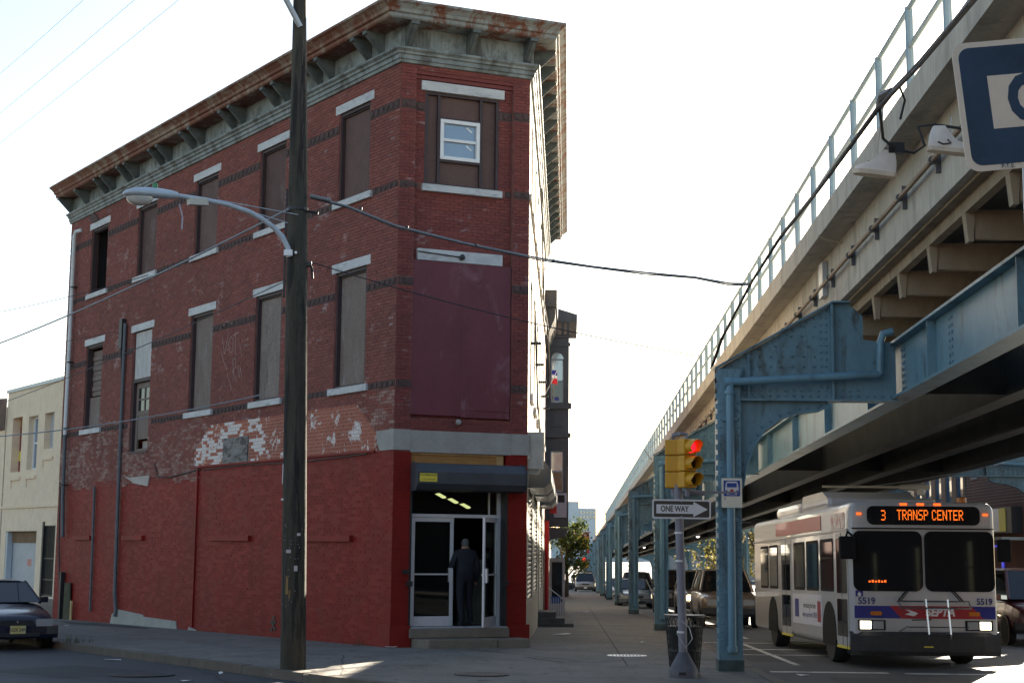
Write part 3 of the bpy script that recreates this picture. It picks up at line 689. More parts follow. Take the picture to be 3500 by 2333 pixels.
box = [(-.1,3.12),(.16,3.15),(.30,3.13),(.44,2.97),(.44,2.74),(.34,2.62),(.05,2.60),(-.1,2.60)]
m = MB(FC); m.prism(box, .37, 2.66, 'x'); sb = m.build('shutter_box', MT['shutter'], wc, bevel=.008)
m = MB(FC); m.prism([(.02,3.14),(.15,3.17),(.31,3.145),(.455,2.98),(.455,2.735),(.345,2.605),(.02,2.59)], 2.66, 2.68, 'x'); m.prism([(.02,3.14),(.15,3.17),(.31,3.145),(.455,2.98),(.455,2.735),(.345,2.605),(.02,2.59)], .35, .37, 'x'); m.build('end_plate', MT['shutter'], sb, split=True)
m = MB(FC); m.box(.40,.76,.44,.447,2.775,2.935); ys = m.build('yellow_notice', MT['yellow'], sb)
off = Vector(bld.location)
M0 = facing(Vector(FC(.58,.449,2.90))-off, DC); letters('lettering', 'C-M OVERHEAD DOORS', .036, MT['ink'], ys, M0, bold=.001, extrude=.0006, sx=.86)
M0 = facing(Vector(FC(.58,.449,2.815))-off, DC); letters('lettering', 'Call (215) 389-3088', .032, MT['ink'], ys, M0, extrude=.0006)
# steps
m = MB(FC); m.box(.36,2.44,-.34,.16,-.26,-.075); m.build('step', MT['stone'], wc, bevel=.02)
m = MB(FC); m.box(.36,2.44,-.34,.05,-.075,-.052); m.build('threshold', MT['marblestep'], wc, bevel=.006)
m = MB(FC); m.prism([(.42,.0),(.42,.40),(.60,.56),(2.02,.58),(2.02,.0)], ZB, -.262, 'z'); m.build('step', MT['stone'], wc, bevel=.02)
m = MB(FC); m.box(2.035,2.72,.0,.55,ZB,-.268); m.build('step', MT['stone'], wc, bevel=.02)
# store interior
m = MB(FC); m.quad((.1,-.35,-.06),(2.7,-.35,-.06),(4.2,-5.5,-.06),(-.6,-5.5,-.06)); m.build('store_floor', mat('store_floor_tile', (.05,.05,.048), .5, .2, 2), wc)
m = MB(FC); m.quad((.1,-.35,2.95),(2.7,-.35,2.95),(4.2,-5.5,2.95),(-.6,-5.5,2.95)); m.quad((-.6,-5.5,-.06),(4.2,-5.5,-.06),(4.2,-5.5,2.95),(-.6,-5.5,2.95)); m.build('store_ceiling', MT['darkin'], wc)
for k in range(5):
    m = MB(FC); m.box(.35,1.25,-2.2,-1.9,.25+k*.36,.28+k*.36); m.build('shelf', MT['frame'], wc)
for k in range(3):
    m = MB(FC); x = 1.42+k*.34; x = 1.20+k*.27; z = 2.585-k*.10; m.prism([(x,z),(x+.09,z+.02),(x+.24,z-.055),(x+.23,z-.085),(x+.17,z-.09)], -.95, -.92); m.build('fluorescent_lamp', emit('lit_tube', (.95,.95,.45), 1.6), wc)
m = MB(FC); m.box(1.95,2.45,-1.6,-1.1,-.06,1.25); m.build('drinks_cooler', mat('cooler_grey', (.16,.17,.15), .5, .2, 3), wc)

# --- street wall (sunlit, seen at a grazing angle)
opR = [(s,s+1.15,8.84,10.81) for s in np.arange(1.6,19.5,3.3)] + [(s,s+1.15,4.80,7.29) for s in np.arange(1.6,19.5,3.3)]
opR += [(.9,4.9,.35,2.75),(6.3,10.6,.35,2.75),(12.0,13.0,-1.0,2.3),(14.5,18.5,.2,2.75)]
wr = wall_grid(FR, 0, RLEN, ZB-.8, TOP, opR, rev=.2).build('street_wall', MT['bricksun'], bld)
for a,b,c,e in opR[:-4]:
    boarded_window(FR, wr, a, b, c, e, MT['board'])
for a,b,c,e in (opR[-4],opR[-3],opR[-1]):
    m = MB(FR)
    m.box(a,b,-.10,-.07,c,e); s_ = m.build('roll_shutter', MT['shutter'], wr)
    z = c+.02
    while z < e-.1:
        m = MB(FR); m.prism([(-.07,z),(-.025,z+.02),(-.025,z+.07),(-.07,z+.09)], a, b, 'x'); m.build('slat', MT['slat'], s_); z += .105
    m = MB(FR); m.prism([(0,e+.62),(.30,e+.60),(.48,e+.40),(.48,e+.14),(.34,e+.0),(0,e)], a-.12, b+.12, 'x'); m.build('shutter_box', MT['shutter'], wr)
m = MB(FR); m.box(12.0,13.0,-.15,-.1,-1.0,2.3); m.build('side_door', MT['frame'], wr)
m = MB(FR); m.box(.05,.13,.0,.32,3.1,3.86); m.prism([(0,3.86),(.34,3.86),(.34,3.3),(.22,3.0),(0,3.0)], .13, .20, 'x'); m.build('sign_bracket_plate', mat('bare_sheet_metal', (.33,.31,.27), .5, .2, 3, metallic=.4), wr)
m = MB(FR); m.box(.0,RLEN,.0,.06,3.3,3.42); m.box(0,RLEN,0,.05,8.72,8.84); m.build('string_course', MT['bricksun'], wr)
m = MB(FR)
for s in np.arange(2.5,20,4.0): m.box(s,s+.06,.0,.22,6.0,6.06)
m.tube([(.2,.25,9.0),(6,.2,7.6),(14,.22,8.0),(22,.2,6.6)], .02, 5); m.tube([(.2,.12,6.6),(4,.12,4.8),(9,.1,4.4),(16,.12,4.6)], .02, 5); m.build('wall_cable', MT['cable'], wr)
# rear walls and roof close the block
e1 = Vector(FL(LLEN,0,0)); e2 = Vector(FR(RLEN,0,0))
m = MB(FL); loc = lambda p,z: ((p-K0).dot(DL),(p-K0).dot(NL),z)
m.quad(loc(e1,ZB),loc(e2,ZB),loc(e2,TOP),loc(e1,TOP)); m.build('rear_wall', MT['mortar'], bld)
m = MB(FL); m.quad(loc(e1,12.3),loc(K0,12.3),loc(K1,12.3),loc(e2,12.3)); m.build('roof', MT['roof'], bld)
m = MB(FL); m.quad(loc(e1,ZB+.0),loc(K0,ZB),loc(K1,ZB),loc(e2,ZB)); m.build('basement_slab', MT['roof'], bld)

# --- cornice swept round the three walls
path = [Vector(FL(LLEN+.02,0,0)), K0.copy(), K1.copy(), Vector(FR(RLEN,0,0))]
nrm = [NL, NC, WD]
def offpt(i, d):
    if i == 0: return path[0]+nrm[0]*d
    if i == 3: return path[3]+nrm[2]*d
    a, b = nrm[i-1], nrm[i]; mt = (a+b); return path[i]+mt*(d/(mt.dot(a)))
def sweep(prof, seg=None, F=None):
    """profile (d,z) swept along one side of the building with mitred ends"""
    m = MB(FI); n = len(prof); rs = []
    for i in (seg, seg+1): rs.append([tuple(offpt(i,d)+ZD*z - off) for d,z in prof])
    m.loft(rs); return m
crown = [(-.02,12.06),(.52,12.06),(.55,12.09),(.55,12.15),(.60,12.17),(.62,12.23),(.70,12.30),(.76,12.33),(.76,12.38),(-.02,12.40)]
mould = [(-.02,11.30),(.06,11.31),(.07,11.37),(.10,11.38),(.10,11.46),(.14,11.48),(.145,11.52),(.20,11.56),(.20,11.60),(.06,11.61),(-.02,11.61)]
frieze = [(-.02,11.60),(.055,11.60),(.055,12.07),(-.02,12.07)]
cor = thing('cornice_root', '', '') if False else None
for seg,parent in ((0,wl),(1,wc),(2,wr)):
    sweep(crown, seg).build('cornice_crown', MT['rustL'] if seg==0 else MT['rust'], parent)
    sweep(mould, seg).build('cornice_moulding', MT['cornice'], parent); sweep(frieze, seg).build('cornice_frieze', MT['cornice'], parent)
def bracket(F, s, parent, wd=.115):
    m = MB(F); m.prism([(.05,11.62),(.10,11.63),(.46,11.97),(.50,12.0),(.50,12.06),(.05,12.06)], s-wd/2, s+wd/2, 'x')
    m.prism([(.10,11.62),(.135,11.63),(.49,11.965),(.46,12.0)], s-.03, s+.03, 'x'); m.box(s-wd*.62,s+wd*.62,.44,.525,11.985,12.055)
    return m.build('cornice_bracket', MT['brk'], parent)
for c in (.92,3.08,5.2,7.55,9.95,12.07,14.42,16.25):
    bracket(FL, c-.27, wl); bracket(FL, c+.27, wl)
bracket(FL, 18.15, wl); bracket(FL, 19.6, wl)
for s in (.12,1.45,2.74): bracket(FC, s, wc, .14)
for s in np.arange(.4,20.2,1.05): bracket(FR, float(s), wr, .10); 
m = MB(FC)
for s in np.arange(.35,2.7,.16): m.box(s,s+.012,.05,.062,11.63,12.05)
m.build('frieze_rib', MT['cornice'], wc)
# flag on the street wall
fl = thing('small_flag', 'small red, white and blue flag on a short pole from the sunlit street wall', 'flag', FR(20.6,.0,7.05))
m = MB(); a = Vector((.0,.0,.0)); b = WD*.45+ZD*.5; m.tube([tuple(a-ZD*.4),tuple(b)], .014, 6); m.build('flagpole', MT['white'], fl)
for nm,k0,k1,mm in (('flag_red',.0,.42,mat('flag_red_cloth',(.62,.02,.03),.8,.1,3)),('flag_white',.42,.62,MT['white']),('flag_blue',.62,1.0,mat('flag_blue_cloth',(.02,.03,.25),.8,.1,3))):
    m = MB(); q=[b*.95-ZD*(.02)-WD*.05*k0, b*.55]; h=.5
    p0 = b*.98-ZD*h*(1-k0); p1 = b*.98-ZD*h*(1-k1); wv = WD*-.2
    m.add([tuple(p0),tuple(p0+wv+ZD*.06),tuple(p1+wv*.9),tuple(p1),tuple(p0+SD*.03),tuple(p0+wv+ZD*.06+SD*.03),tuple(p1+wv*.9+SD*.03),tuple(p1+SD*.03)],[(0,1,2,3),(4,7,6,5),(0,4,5,1),(1,5,6,2),(2,6,7,3),(3,7,4,0)]); m.build(nm, mm, fl)
# ------------------------------------------------------------------ elevated railway
NB = 13; U0 = 23.6; DU = 17.2; CEN = 7.65
def rot_st(u): return (0,0,-SA)
def rivets(pts, y, m, r=.024, dy=-1):
    """small raised heads on a plate face at y, looking towards -y"""
    for x,z in pts:
        k = 6; o = [(x+r*math.cos(a*2*math.pi/k), y, z+r*math.sin(a*2*math.pi/k)) for a in range(k)]
        i_ = [(x+r*.55*math.cos(a*2*math.pi/k), y+dy*.02, z+r*.55*math.sin(a*2*math.pi/k)) for a in range(k)]
        m.add(o+i_, [tuple(range(k,2*k))]+[(a,(a+1)%k,k+(a+1)%k,k+a) for a in range(k)])
def make_bent():
    t = thing('steel_bent', '', 'viaduct bent', (0,0,0), (0,0,-SA))
    arch = [(2.70,2.92),(2.76,3.25),(2.88,3.58),(3.06,3.82),(3.30,4.00),(3.60,4.10),(3.90,4.13),(4.04,4.20)]
    for side in (0,1):
        fx = (lambda x: x) if side==0 else (lambda x: 2*CEN-x)
        def B(m, x0,x1,y0,y1,z0,z1): a,b = sorted((fx(x0),fx(x1))); m.box(a,b,y0,y1,z0,z1)
        m = MB(); B(m,2.31,2.67,-.19,-.165,.10,4.76); B(m,2.31,2.67,.165,.19,.10,4.76); B(m,2.31,2.335,-.165,.165,.10,4.76); B(m,2.645,2.67,-.165,.165,.10,4.30)
        B(m,2.31,2.40,-.205,-.19,.5,4.3); B(m,2.60,2.67,-.205,-.19,.5,4.3)
        c = m.build('column', MT['blue'], t)
        m = MB(); B(m,2.295,2.685,-.205,.205,-.06,.30); m.build('column_foot', MT['pipe'] if side else mat('grimy_blue_foot', (.055,.085,.085), .7, .35, 4, .2), c)
        m = MB()
        for k in range(26): B(m,2.285,2.31,-.17,-.12,.62+k*.16,.70+k*.16)
        m.build('rivet_row', MT['blue'], c, kind='stuff')
        m = MB(); pts = [(2.31,4.30),(2.31,4.76),(4.14,5.81),(4.42,5.81),(4.62,5.62),(4.62,5.25),(5.12,5.20),(5.12,4.30)]
        m.prism([(fx(a),b) for a,b in pts], -.03, .03)
        br = m.build('bracket_plate', MT['blue'], t)
        m = MB(); q = [(2.29,4.765),(4.14,5.825),(4.42,5.825),(4.42,5.85),(4.13,5.85),(2.28,4.79)]; m.prism([(fx(a),b) for a,b in q], -.16, .16); B(m,2.31,5.12,-.16,.16,4.27,4.30); B(m,4.10,4.14,-.15,.15,4.30,5.80); B(m,2.80,2.83,-.09,.09,4.30,5.02); B(m,2.31,2.34,-.16,.16,4.30,4.77)
        m.build('bracket_flange', MT['blue'], br)
        m = MB(); q = [(2.67,2.92)]+arch+[(4.04,4.27),(2.67,4.27)]; m.prism([(fx(a),b) for a,b in q], -.028, .028); kp = m.build('knee_plate', MT['blue'], t)
        m = MB()
        for (a,b),(c2,d2) in zip(arch[:-1],arch[1:]):
            L = math.hypot(c2-a,d2-b); nx,nz = (d2-b)/L*.022, -(c2-a)/L*.022
            m.prism([(fx(a),b),(fx(c2),d2),(fx(c2+nx),d2+nz),(fx(a+nx),b+nz)], -.11, .11)
        m.build('knee_flange', MT['blue'], kp)
        m = MB(); R_ = []
        for k in range(16):
            f = k/15; R_.append((2.45+f*1.62, 4.78+f*.93)); 
        for k in range(22): R_.append((2.40+k*.125, 4.36))
        for k in range(18): R_.append((2.40+k*.125, 4.45 if k%2 else 4.44))
        for k in range(11): R_.append((4.04,4.5+k*.11)); R_.append((3.96,4.5+k*.11)); R_.append((2.88,4.4+k*.05)); R_.append((2.74,4.4+k*.04))
        for zz,x0,x1 in ((4.66,3.0,3.9),(4.82,3.0,3.9),(4.98,3.0,3.9),(5.14,3.25,3.9),(5.30,3.5,3.9),(5.46,3.7,3.9)):
            x = x0
            while x < x1: R_.append((x,zz)); x += .17
        for a,b in arch: R_.append((a-.045 if a<3.2 else a,b+.05)); 
        for (a,b),(c2,d2) in zip(arch[:-1],arch[1:]): R_.append(((a+c2)/2-.02,(b+d2)/2+.05))
        rivets([(fx(a),b) for a,b in R_], -.03, m)
        for k in range(30): rivets([(fx(2.355),.6+k*.125),(fx(2.635),.6+k*.125)], -.205, m, .018)
        m.build('rivets', MT['blue'], br, kind='stuff')
        m = MB(); path = [(fx(2.46),-.28,4.54),(fx(4.84),-.20,4.69)]; m.tube(path, .062, 10); m.tube([(fx(2.50),-.28,4.54),(fx(2.50),-.27,.42)], .062, 10)
        m.lathe([(.03,0),(.085,0),(.085,.05),(.03,.05)],(fx(2.50),-.28,4.36),10); m.lathe([(.03,0),(.08,0),(.08,.08),(.03,.08)],(fx(2.42),-.28,4.54),10,'x'); m.lathe([(.03,0),(.08,0),(.08,.07),(.03,.07)],(fx(2.50),-.27,.44),10)
        m.tube([(fx(4.84),-.20,4.69),(fx(4.86),-.20,5.20),(fx(4.90),-.20,5.32),(fx(5.05),-.2,5.36)], .062, 10)
        for z in (3.95,2.4,1.3): B(m,2.38,2.62,-.235,-.20,z,z+.05)
        m.build('drain_pipe', MT['bluepipe'], t, smooth=True)
    m = MB(); m.box(5.25,2*CEN-5.25,-.03,.03,4.40,5.15); m.build('cross_girder', MT['deckshade'], t)
    return t
bent = make_bent(); index_children(bent)
ordn = ['nearest blue steel bent, its kerbside column carrying the bus stop sign','second blue steel bent from the camera, its column just past the litter bin','third blue steel bent along the sidewalk','fourth blue steel bent along the sidewalk','fifth blue steel bent along the sidewalk','sixth blue steel bent along the sidewalk','seventh blue steel bent along the sidewalk','eighth blue steel bent, far down the sidewalk','ninth blue steel bent, far down the sidewalk','tenth blue steel bent, far down the street','eleventh blue steel bent, far down the street','twelfth blue steel bent, farthest but one','thirteenth and farthest blue steel bent of the viaduct']
for k in range(NB):
    b = bent if k==0 else copy_tree(bent)
    b.location = SW(U0+DU*k, 0, 0); tag(b, ordn[k], 'viaduct bent', 'blue steel bents of the elevated railway')

UE = 262.0; UN = -70.0
dk = thing('viaduct_deck', 'beige concrete deck of the elevated railway with railing and blue girders', 'viaduct deck', (0,0,0), (0,0,-SA))
def lw(x0,x1,y0,y1,z0,z1,name,m_,parent=dk,**k):
    m = MB(FT); m.box(x0,x1,y0,y1,z0,z1); return m.build(name, m_, parent, **k)
def mir(x0,x1): return (2*CEN-x1, 2*CEN-x0)
sections = [(UN,-10.82),(-10.78,U0-DU-.02),(U0-DU+.02,U0-.02),(U0+.02,U0+DU-.02)]+[(U0+DU*k+.02,U0+DU*(k+1)-.02) for k in range(1,12)]+[(U0+DU*12+.02,UE)]
deck_top = lw(4.30,2*CEN-4.30,UN,UE,7.30,7.48,'deck_slab',MT['vcon'])
for u0,u1 in sections:
    for sd in (0,1):
        f = (lambda a,b: (a,b)) if sd==0 else mir
        x0,x1 = f(4.18,4.32); lw(x0,x1,u0,u1,7.20,7.58,'fascia',MT['vcon'])
        x0,x1 = f(4.32,4.62); lw(x0,x1,u0,u1,7.22,7.30,'overhang',MT['vcon'])
        x0,x1 = f(4.60,4.72); lw(x0,x1,u0,u1,6.20,7.22,'edge_beam',MT['vcon'])
        x0,x1 = f(4.72,4.90); lw(x0,x1,u0,u1,6.16,6.24,'beam_ledge',MT['vrib'])
        x0,x1 = f(4.86,4.98); lw(x0,x1,u0,u1,6.0,6.16,'lower_beam',MT['vrib'])
lw(4.9,2*CEN-4.9,UN,UE,6.45,6.5,'soffit',MT['deckshade'],deck_top)
# cantilever ribs, railing posts and conduit hangers at a 1.87 m pitch
rib = None; post = None; hang = None
u = 9.0
cnt = 0
def reuse(src, name, parent, u):
    o = bpy.data.objects.new(name, src.data); COL.objects.link(o); o.parent = parent; o.location = (0,u,GR*u); return o
def proto(mb, name, m_, parent, u):
    o = mb.build(name, m_, parent); o.location = (0,u,GR*u); return o
while u < 175:
    if rib is None:
        m = MB(); m.prism([(4.86,6.02),(4.895,5.64),(4.955,5.64),(4.985,6.02)], -.08, .08); m.box(4.975,6.4,-.06,.06,5.68,6.04); rib = proto(m,'rib',MT['vrib'],dk,u)
        m = MB(); m.tube([(4.26,0,7.5),(4.26,0,8.66)], .052, 8); m.box(4.19,4.33,-.09,.09,7.58,7.60); post = proto(m,'railing_post',MT['rail'],dk,u)
        m = MB(); m.box(4.53,4.60,-.03,.03,6.52,6.84); m.lathe([(.02,-.03),(.055,-.03),(.055,.03),(.02,.03)],(4.50,0,6.68),8,'y'); hang = proto(m,'conduit_hanger',MT['pipe'],dk,u)
        m = MB(); m.tube([(2*CEN-4.26,0,7.5),(2*CEN-4.26,0,8.66)], .042, 6); post2 = proto(m,'railing_post',MT['rail'],dk,u)
        m = MB(); m.box(6.41,2*CEN-6.41,-.05,.05,5.66,6.3); beam = proto(m,'floor_beam',MT['deckshade'],deck_top,u)
    else:
        reuse(rib,'rib',dk,u); reuse(post,'railing_post',dk,u); reuse(hang,'conduit_hanger',dk,u)
        if u < 80: reuse(post2,'railing_post',dk,u); reuse(beam,'floor_beam',deck_top,u)
    u += 1.87; cnt += 1
for x in (4.26, 2*CEN-4.26):
    for z in (8.64,8.14):
        m = MB(FT); m.tube([(x,UN,z),(x,UE,z)], .036, 8); m.build('handrail', MT['rail'], dk, smooth=True)
m = MB(FT); m.tube([(4.50,UN,6.68),(4.50,UE,6.68)], .032, 8); m.build('conduit', MT['rustpipe'], dk, smooth=True)
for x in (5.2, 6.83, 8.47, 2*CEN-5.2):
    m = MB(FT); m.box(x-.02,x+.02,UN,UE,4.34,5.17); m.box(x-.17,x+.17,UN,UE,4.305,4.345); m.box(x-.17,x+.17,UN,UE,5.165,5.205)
    gd = m.build('girder', MT['blue'] if x==5.2 else MT['deckshade'], dk)
    if x == 5.2:
        m = MB(FT)
        for k in range(40):
            uu = 4+4.3*k
            m.box(5.05,5.18,uu,uu+.02,4.345,5.165)
        m.build('stiffeners', MT['blue'], gd, kind='stuff')
        m = MB(FT)
        for uu in (13.8,20.3,23.2,24.2,30):
            for a in range(2):
                for b in range(7): yy = uu+a*.14; zz = 4.45+b*.10; m.box(5.163,5.18,yy-.02,yy+.02,zz-.02,zz+.02)
        m.build('bolt_heads', MT['blue'], gd, kind='stuff')
# expansion-joint box on the fascia near the first bent
m = MB(FT); m.box(4.50,4.59,26.5,26.9,6.5,7.12); m.build('junction_box', MT['galv'], dk)
m = MB(FT); m.tube([(4.16,U0+1.2,7.2),(4.3,U0+1.3,7.15),(4.58,U0+1.4,7.12)], .02, 6); m.build('joint_pipe', MT['vcon'], dk)
# ------------------------------------------------------------------ neighbours
# cream stucco building further along the side street
DS = -.3
def FLs(s, d, z): return FL(s, d+DS, z)
WORLD = WORLD + (FLs,)
stc = thing('stucco_building', 'low cream stucco building with three small upper windows beyond the corner building', 'building', FL(20,-.3,-.8))
hs = [(24.6,25.62,3.83,5.66),(22.96,23.92,3.85,5.60),(21.40,22.30,4.46,5.61),(22.55,25.75,-.95,1.87),(20.75,21.9,-.15,2.04)]
ws = wall_grid(FLs, 19.4, 26.3, -1.2, 6.55, hs, rev=.28).build('wall', MT['stucco'], stc)
m = MB(FLs); m.box(19.4,26.34,-.6,.05,6.55,6.66); m.build('parapet_cap', MT['galv'], ws)
m = MB(FLs); m.box(19.4,26.3,0,.05,2.62,2.70); m.build('string_course', MT['stucco'], ws)
for a,b in ((24.5,25.5),(22.9,23.9),(21.3,22.3)): m = MB(FLs); m.box(a,b,0,.05,3.55 if a>22 else 4.1,3.66 if a>22 else 4.2); m.box(b-.08,b,0,.03,3.3 if a>22 else 3.9,3.55 if a>22 else 4.1); m.build('sill', MT['stucco'], ws)
a,b,c,e = hs[0]
pm = {'maroon':mat('banner_maroon',(.22,.03,.03),.7,.1,3),'yellow':MT['yellow'],'white':MT['white']}
m = MB(FLs); m.box(a,b,-.29,-.26,c,e); ban = m.build('painted_sign', pm['maroon'], ws)
m = MB(FLs); m.box(a,b,-.26,-.256,4.22,4.55); m.build('sign_stripe', pm['yellow'], ban)
m = MB(FLs); m.box(a,b,-.26,-.256,5.35,e); m.build('sign_stripe', MT['osb'], ban)
offs = Vector(stc.location)
letters('lettering', 'OS', .78, pm['white'], ban, facing(Vector(FLs(25.1,-.255,4.95))-offs, -DL), bold=.03, extrude=.001, sx=.62)
a,b,c,e = hs[1]; m = MB(FLs); m.box(a,a+.07,-.25,-.18,c,e); m.box(b-.07,b,-.25,-.18,c,e); m.box(a+.07,b-.07,-.25,-.18,e-.07,e); m.box(a+.07,b-.07,-.25,-.18,c,c+.07); m.box(a+.07,b-.07,-.24,-.19,4.7,4.76); wnd = m.build('window', MT['white'], ws)
for z0,z1 in ((c+.07,4.7),(4.76,e-.07)): m = MB(FLs); m.box(a+.07,b-.07,-.225,-.22,z0,z1); m.build('pane', MT['pane'], wnd)
a,b,c,e = hs[2]; m = MB(FLs); m.box(a,b,-.24,-.2,c,e); m.build('window_board', mat('grey_board',(.42,.42,.43),.7,.1,3), ws)
a,b,c,e = hs[3]
m = MB(FLs); m.box(a,b,-.27,-.22,c,1.5); gd = m.build('garage_door', mat('grey_door',(.42,.43,.44),.6,.08,3), ws)
m = MB(FLs); m.prism([(a,1.5),(b,1.5),(b,1.87),(a,1.87)], -.27,-.18); m.build('door_header', mat('brown_lumber',(.17,.10,.05),.8,.3,3), ws)
m = MB(FLs); m.box(b-.14,b,-.20,-.02,c,1.85); m.build('door_jamb', MT['lampbody'], ws)
m = MB(FLs); m.box(23.6,24.0,-.219,-.215,.75,.97); m.build('notice', mat('pink_notice',(.6,.25,.2),.7,.1,4), gd)
a,b,c,e = hs[4]
m = MB(FLs); m.box(a,b,-.27,-.24,c,e); m.build('gate_recess', MT['conc'], ws)
gt = MB(FLs); gt.box(a,a+.05,-.06,0,c,e+.05); gt.box(b-.12,b,-.10,.04,c-.1,e+.12); gt.box(a,b,-.05,-.01,e-.02,e+.02); gt.box(a,b,-.05,-.01,1.0,1.04); gt.box(a,b,-.05,-.01,.35,.39); gt.box(a,b,-.05,-.01,c+.02,c+.06)
go = gt.build('security_gate', MT['blackm'], ws)
for k in range(11): m = MB(FLs); x = a+.08+k*.085; m.box(x,x+.018,-.04,-.02,c+.06,e-.02); m.build('gate_bar', MT['blackm'], go)
m = MB(FLs); m.box(20.4,22.4,0,.5,-1.2,-.2); m.build('step', MT['conc'], ws)
m = MB(FLs); m.quad((19.4,-.3,6.55),(26.3,-.3,6.55),(26.3,-9,6.5),(19.4,-9,6.5)); m.quad((26.3,0,-1.2),(26.3,-9,-1.2),(26.3,-9,6.5),(26.3,0,6.55)); m.build('roof', MT['roof'], stc)
brn = thing('brown_rowhouse', 'dark brown house with bracketed eaves at the left picture edge', 'building', FL(28,-.3,-.8))
m = MB(FLs); m.box(26.36,33,-8,.02,-1.2,6.1); m.build('wall', MT['stucco'], brn)
m = MB(FLs); m.prism([(0,5.3),(.18,5.35),(.35,5.9),(.42,6.35),(0,6.4)], 26.40, 33, 'x'); m.build('eaves', MT['boardg'], brn)
# leaning scrap by the side wall
m = MB(FL); m.prism([(18.0,-.78),(18.1,.35),(18.55,.35),(18.6,-.78)], .05, .09); o = m.build('leaning_board', mat('mossy_board',(.06,.06,.03),.9,.3,4)); tag(o,'mossy dark board leaning against the far end of the red side wall','board')
m = MB(FL); m.box(18.75,18.87,.02,.14,-.78,.65); o = m.build('drain_stub', MT['blackm']); tag(o,'black upright pipe stub against the far end of the red wall','pipe')
m = MB(FL); m.box(17.75,17.86,.1,.14,-.78,-.15); o = m.build('plank_offcut', mat('yellow_pine',(.45,.32,.15),.8,.2,4)); tag(o,'short yellow plank standing by the mossy board','plank')

def FRz(s, d, z): return FR(s, d, z)
# second building in the row: dark front with a heavy dentilled cornice
b2 = thing('dentil_building', 'dark narrow building with dentilled cornice behind the corner building', 'building', FR(22,0,-1))
m = MB(FR); m.box(20.45,24.7,-9,-.01,-1.8,9.7); m.build('wall', MT['brickr'], b2)
dc = mat('dark_cornice_paint',(.08,.078,.08),.6,.2,4)
m = MB(FR); m.box(20.6,24.7,-.3,.42,9.75,10.35); m.build('cornice', dc, b2)
for k in range(16): m = MB(FR); s = 20.7+k*.25; m.prism([(0,8.7),(.10,8.75),(.36,9.4),(.36,9.75),(0,9.75)], s, s+.12, 'x'); m.build('dentil', dc, b2)
# bay building
b3 = thing('bay_building', 'dark painted rowhouse with a projecting bay and arched window, flag in front', 'building', FR(25,0,-1.1))
bay = mat('charcoal_bay_paint',(.095,.094,.098),.6,.2,3)
bs = 25.2
m = MB(FR); m.box(24.75,33,-9,-.01,-1.9,9.6); m.build('wall', MT['brickr'], b3)
def FB(x, y, z): return FR(bs-y, x, z)      # side face of the bay: x out from the wall, y towards the camera
WORLD = WORLD + (FB,)
z0,z1 = 2.25,9.35
holes = [(.17,.64,6.85,8.50),(.17,.64,3.55,5.05)]
bw = wall_grid(FB, 0, .84, z0, z1, holes, rev=.12).build('bay_side', bay, b3)
m = MB(FR); m.box(bs+.0,bs+4.2,.80,.84,z0,z1); m.build('bay_front', bay, b3)
arc_ = [(.405+.235*math.cos(t*math.pi/10), 8.50+.235*math.sin(t*math.pi/10)) for t in range(11)]
m = MB(FB); m.prism(arc_, .0, .012); m.build('arch_pane', MT['pane'], bw)
arc2 = [(.405+.30*math.cos(t*math.pi/10), 8.50+.30*math.sin(t*math.pi/10)) for t in range(11)]
m = MB(FB)
for i in range(10):
    m.prism([arc_[i],arc_[i+1],arc2[i+1],arc2[i]], 0, .035)
m.box(.105,.17,0,.035,6.85,8.5); m.box(.64,.705,0,.035,6.85,8.5); m.build('arch_moulding', bay, bw)
fr_ = mat('pale_blue_sash',(.42,.47,.52),.5,.08,4)
for a,b,c,e in holes:
    m = MB(FB); m.box(a,a+.035,-.08,-.03,c,e); m.box(b-.035,b,-.08,-.03,c,e); m.box(a,b,-.08,-.03,c,c+.05); m.box(a,b,-.08,-.03,e-.04,e); zz=(c+e)/2; m.box(a,b,-.08,-.02,zz-.025,zz+.025); w_ = m.build('sash', fr_, bw)
    m = MB(FB); m.box(a,b,-.075,-.06,zz,e); m.build('pane', MT['pane'], w_)
    m = MB(FB); m.box(a,b,-.075,-.06,c,zz); m.build('pane', MT['pane2'], w_)
m = MB(FB)
for za,zb,d_ in ((6.62,6.85,.10),(5.55,5.72,.08),(8.98,9.12,.06),(9.30,9.42,.08)): m.box(-.02,.84+d_,0,d_,za,zb)
m.box(.2,.62,.0,.03,5.95,6.4); m.build('bay_moulding', bay, bw, split=True)
m = MB(FB)
for x in (.12,.36,.60,.80): m.prism([(.0,9.35),(.10,9.4),(.22,9.75),(.22,9.86),(0,9.86)], x-.05, x+.05, 'x')
m.build('eaves_bracket', bay, bw, split=True)
m = MB(FR); m.box(bs-.3,bs+4.2,0,1.14,9.86,10.15); m.prism([(0,10.15),(1.14,10.15),(0,10.5)], bs-.3, bs+4.2, 'x'); m.build('eaves', bay, b3)
m = MB(FB); m.box(.30,.78,.06,.09,2.6,3.5); pb = m.build('poster', mat('pale_poster',(.5,.5,.55),.7,.1,5), bw)
m = MB(FB); m.box(.36,.70,.09,.095,3.15,3.42); m.build('poster_image', MT['ink'], pb)
m = MB(FR); m.prism([(0,1.75),(.75,1.95),(.85,2.2),(0,2.25)], bs-.2, bs+4.2, 'x'); m.build('shop_cornice', bay, b3)
sid = mat('white_siding',(.55,.53,.47),.6,.08,4); 
m = MB(FR)
for k in range(23): z = -1.05+k*.12; m.prism([(-.01,z),(.045,z),(.02,z+.118),(-.01,z+.118)], 25.6, 32.5, 'x')
m.build('siding', sid, b3, kind='stuff')
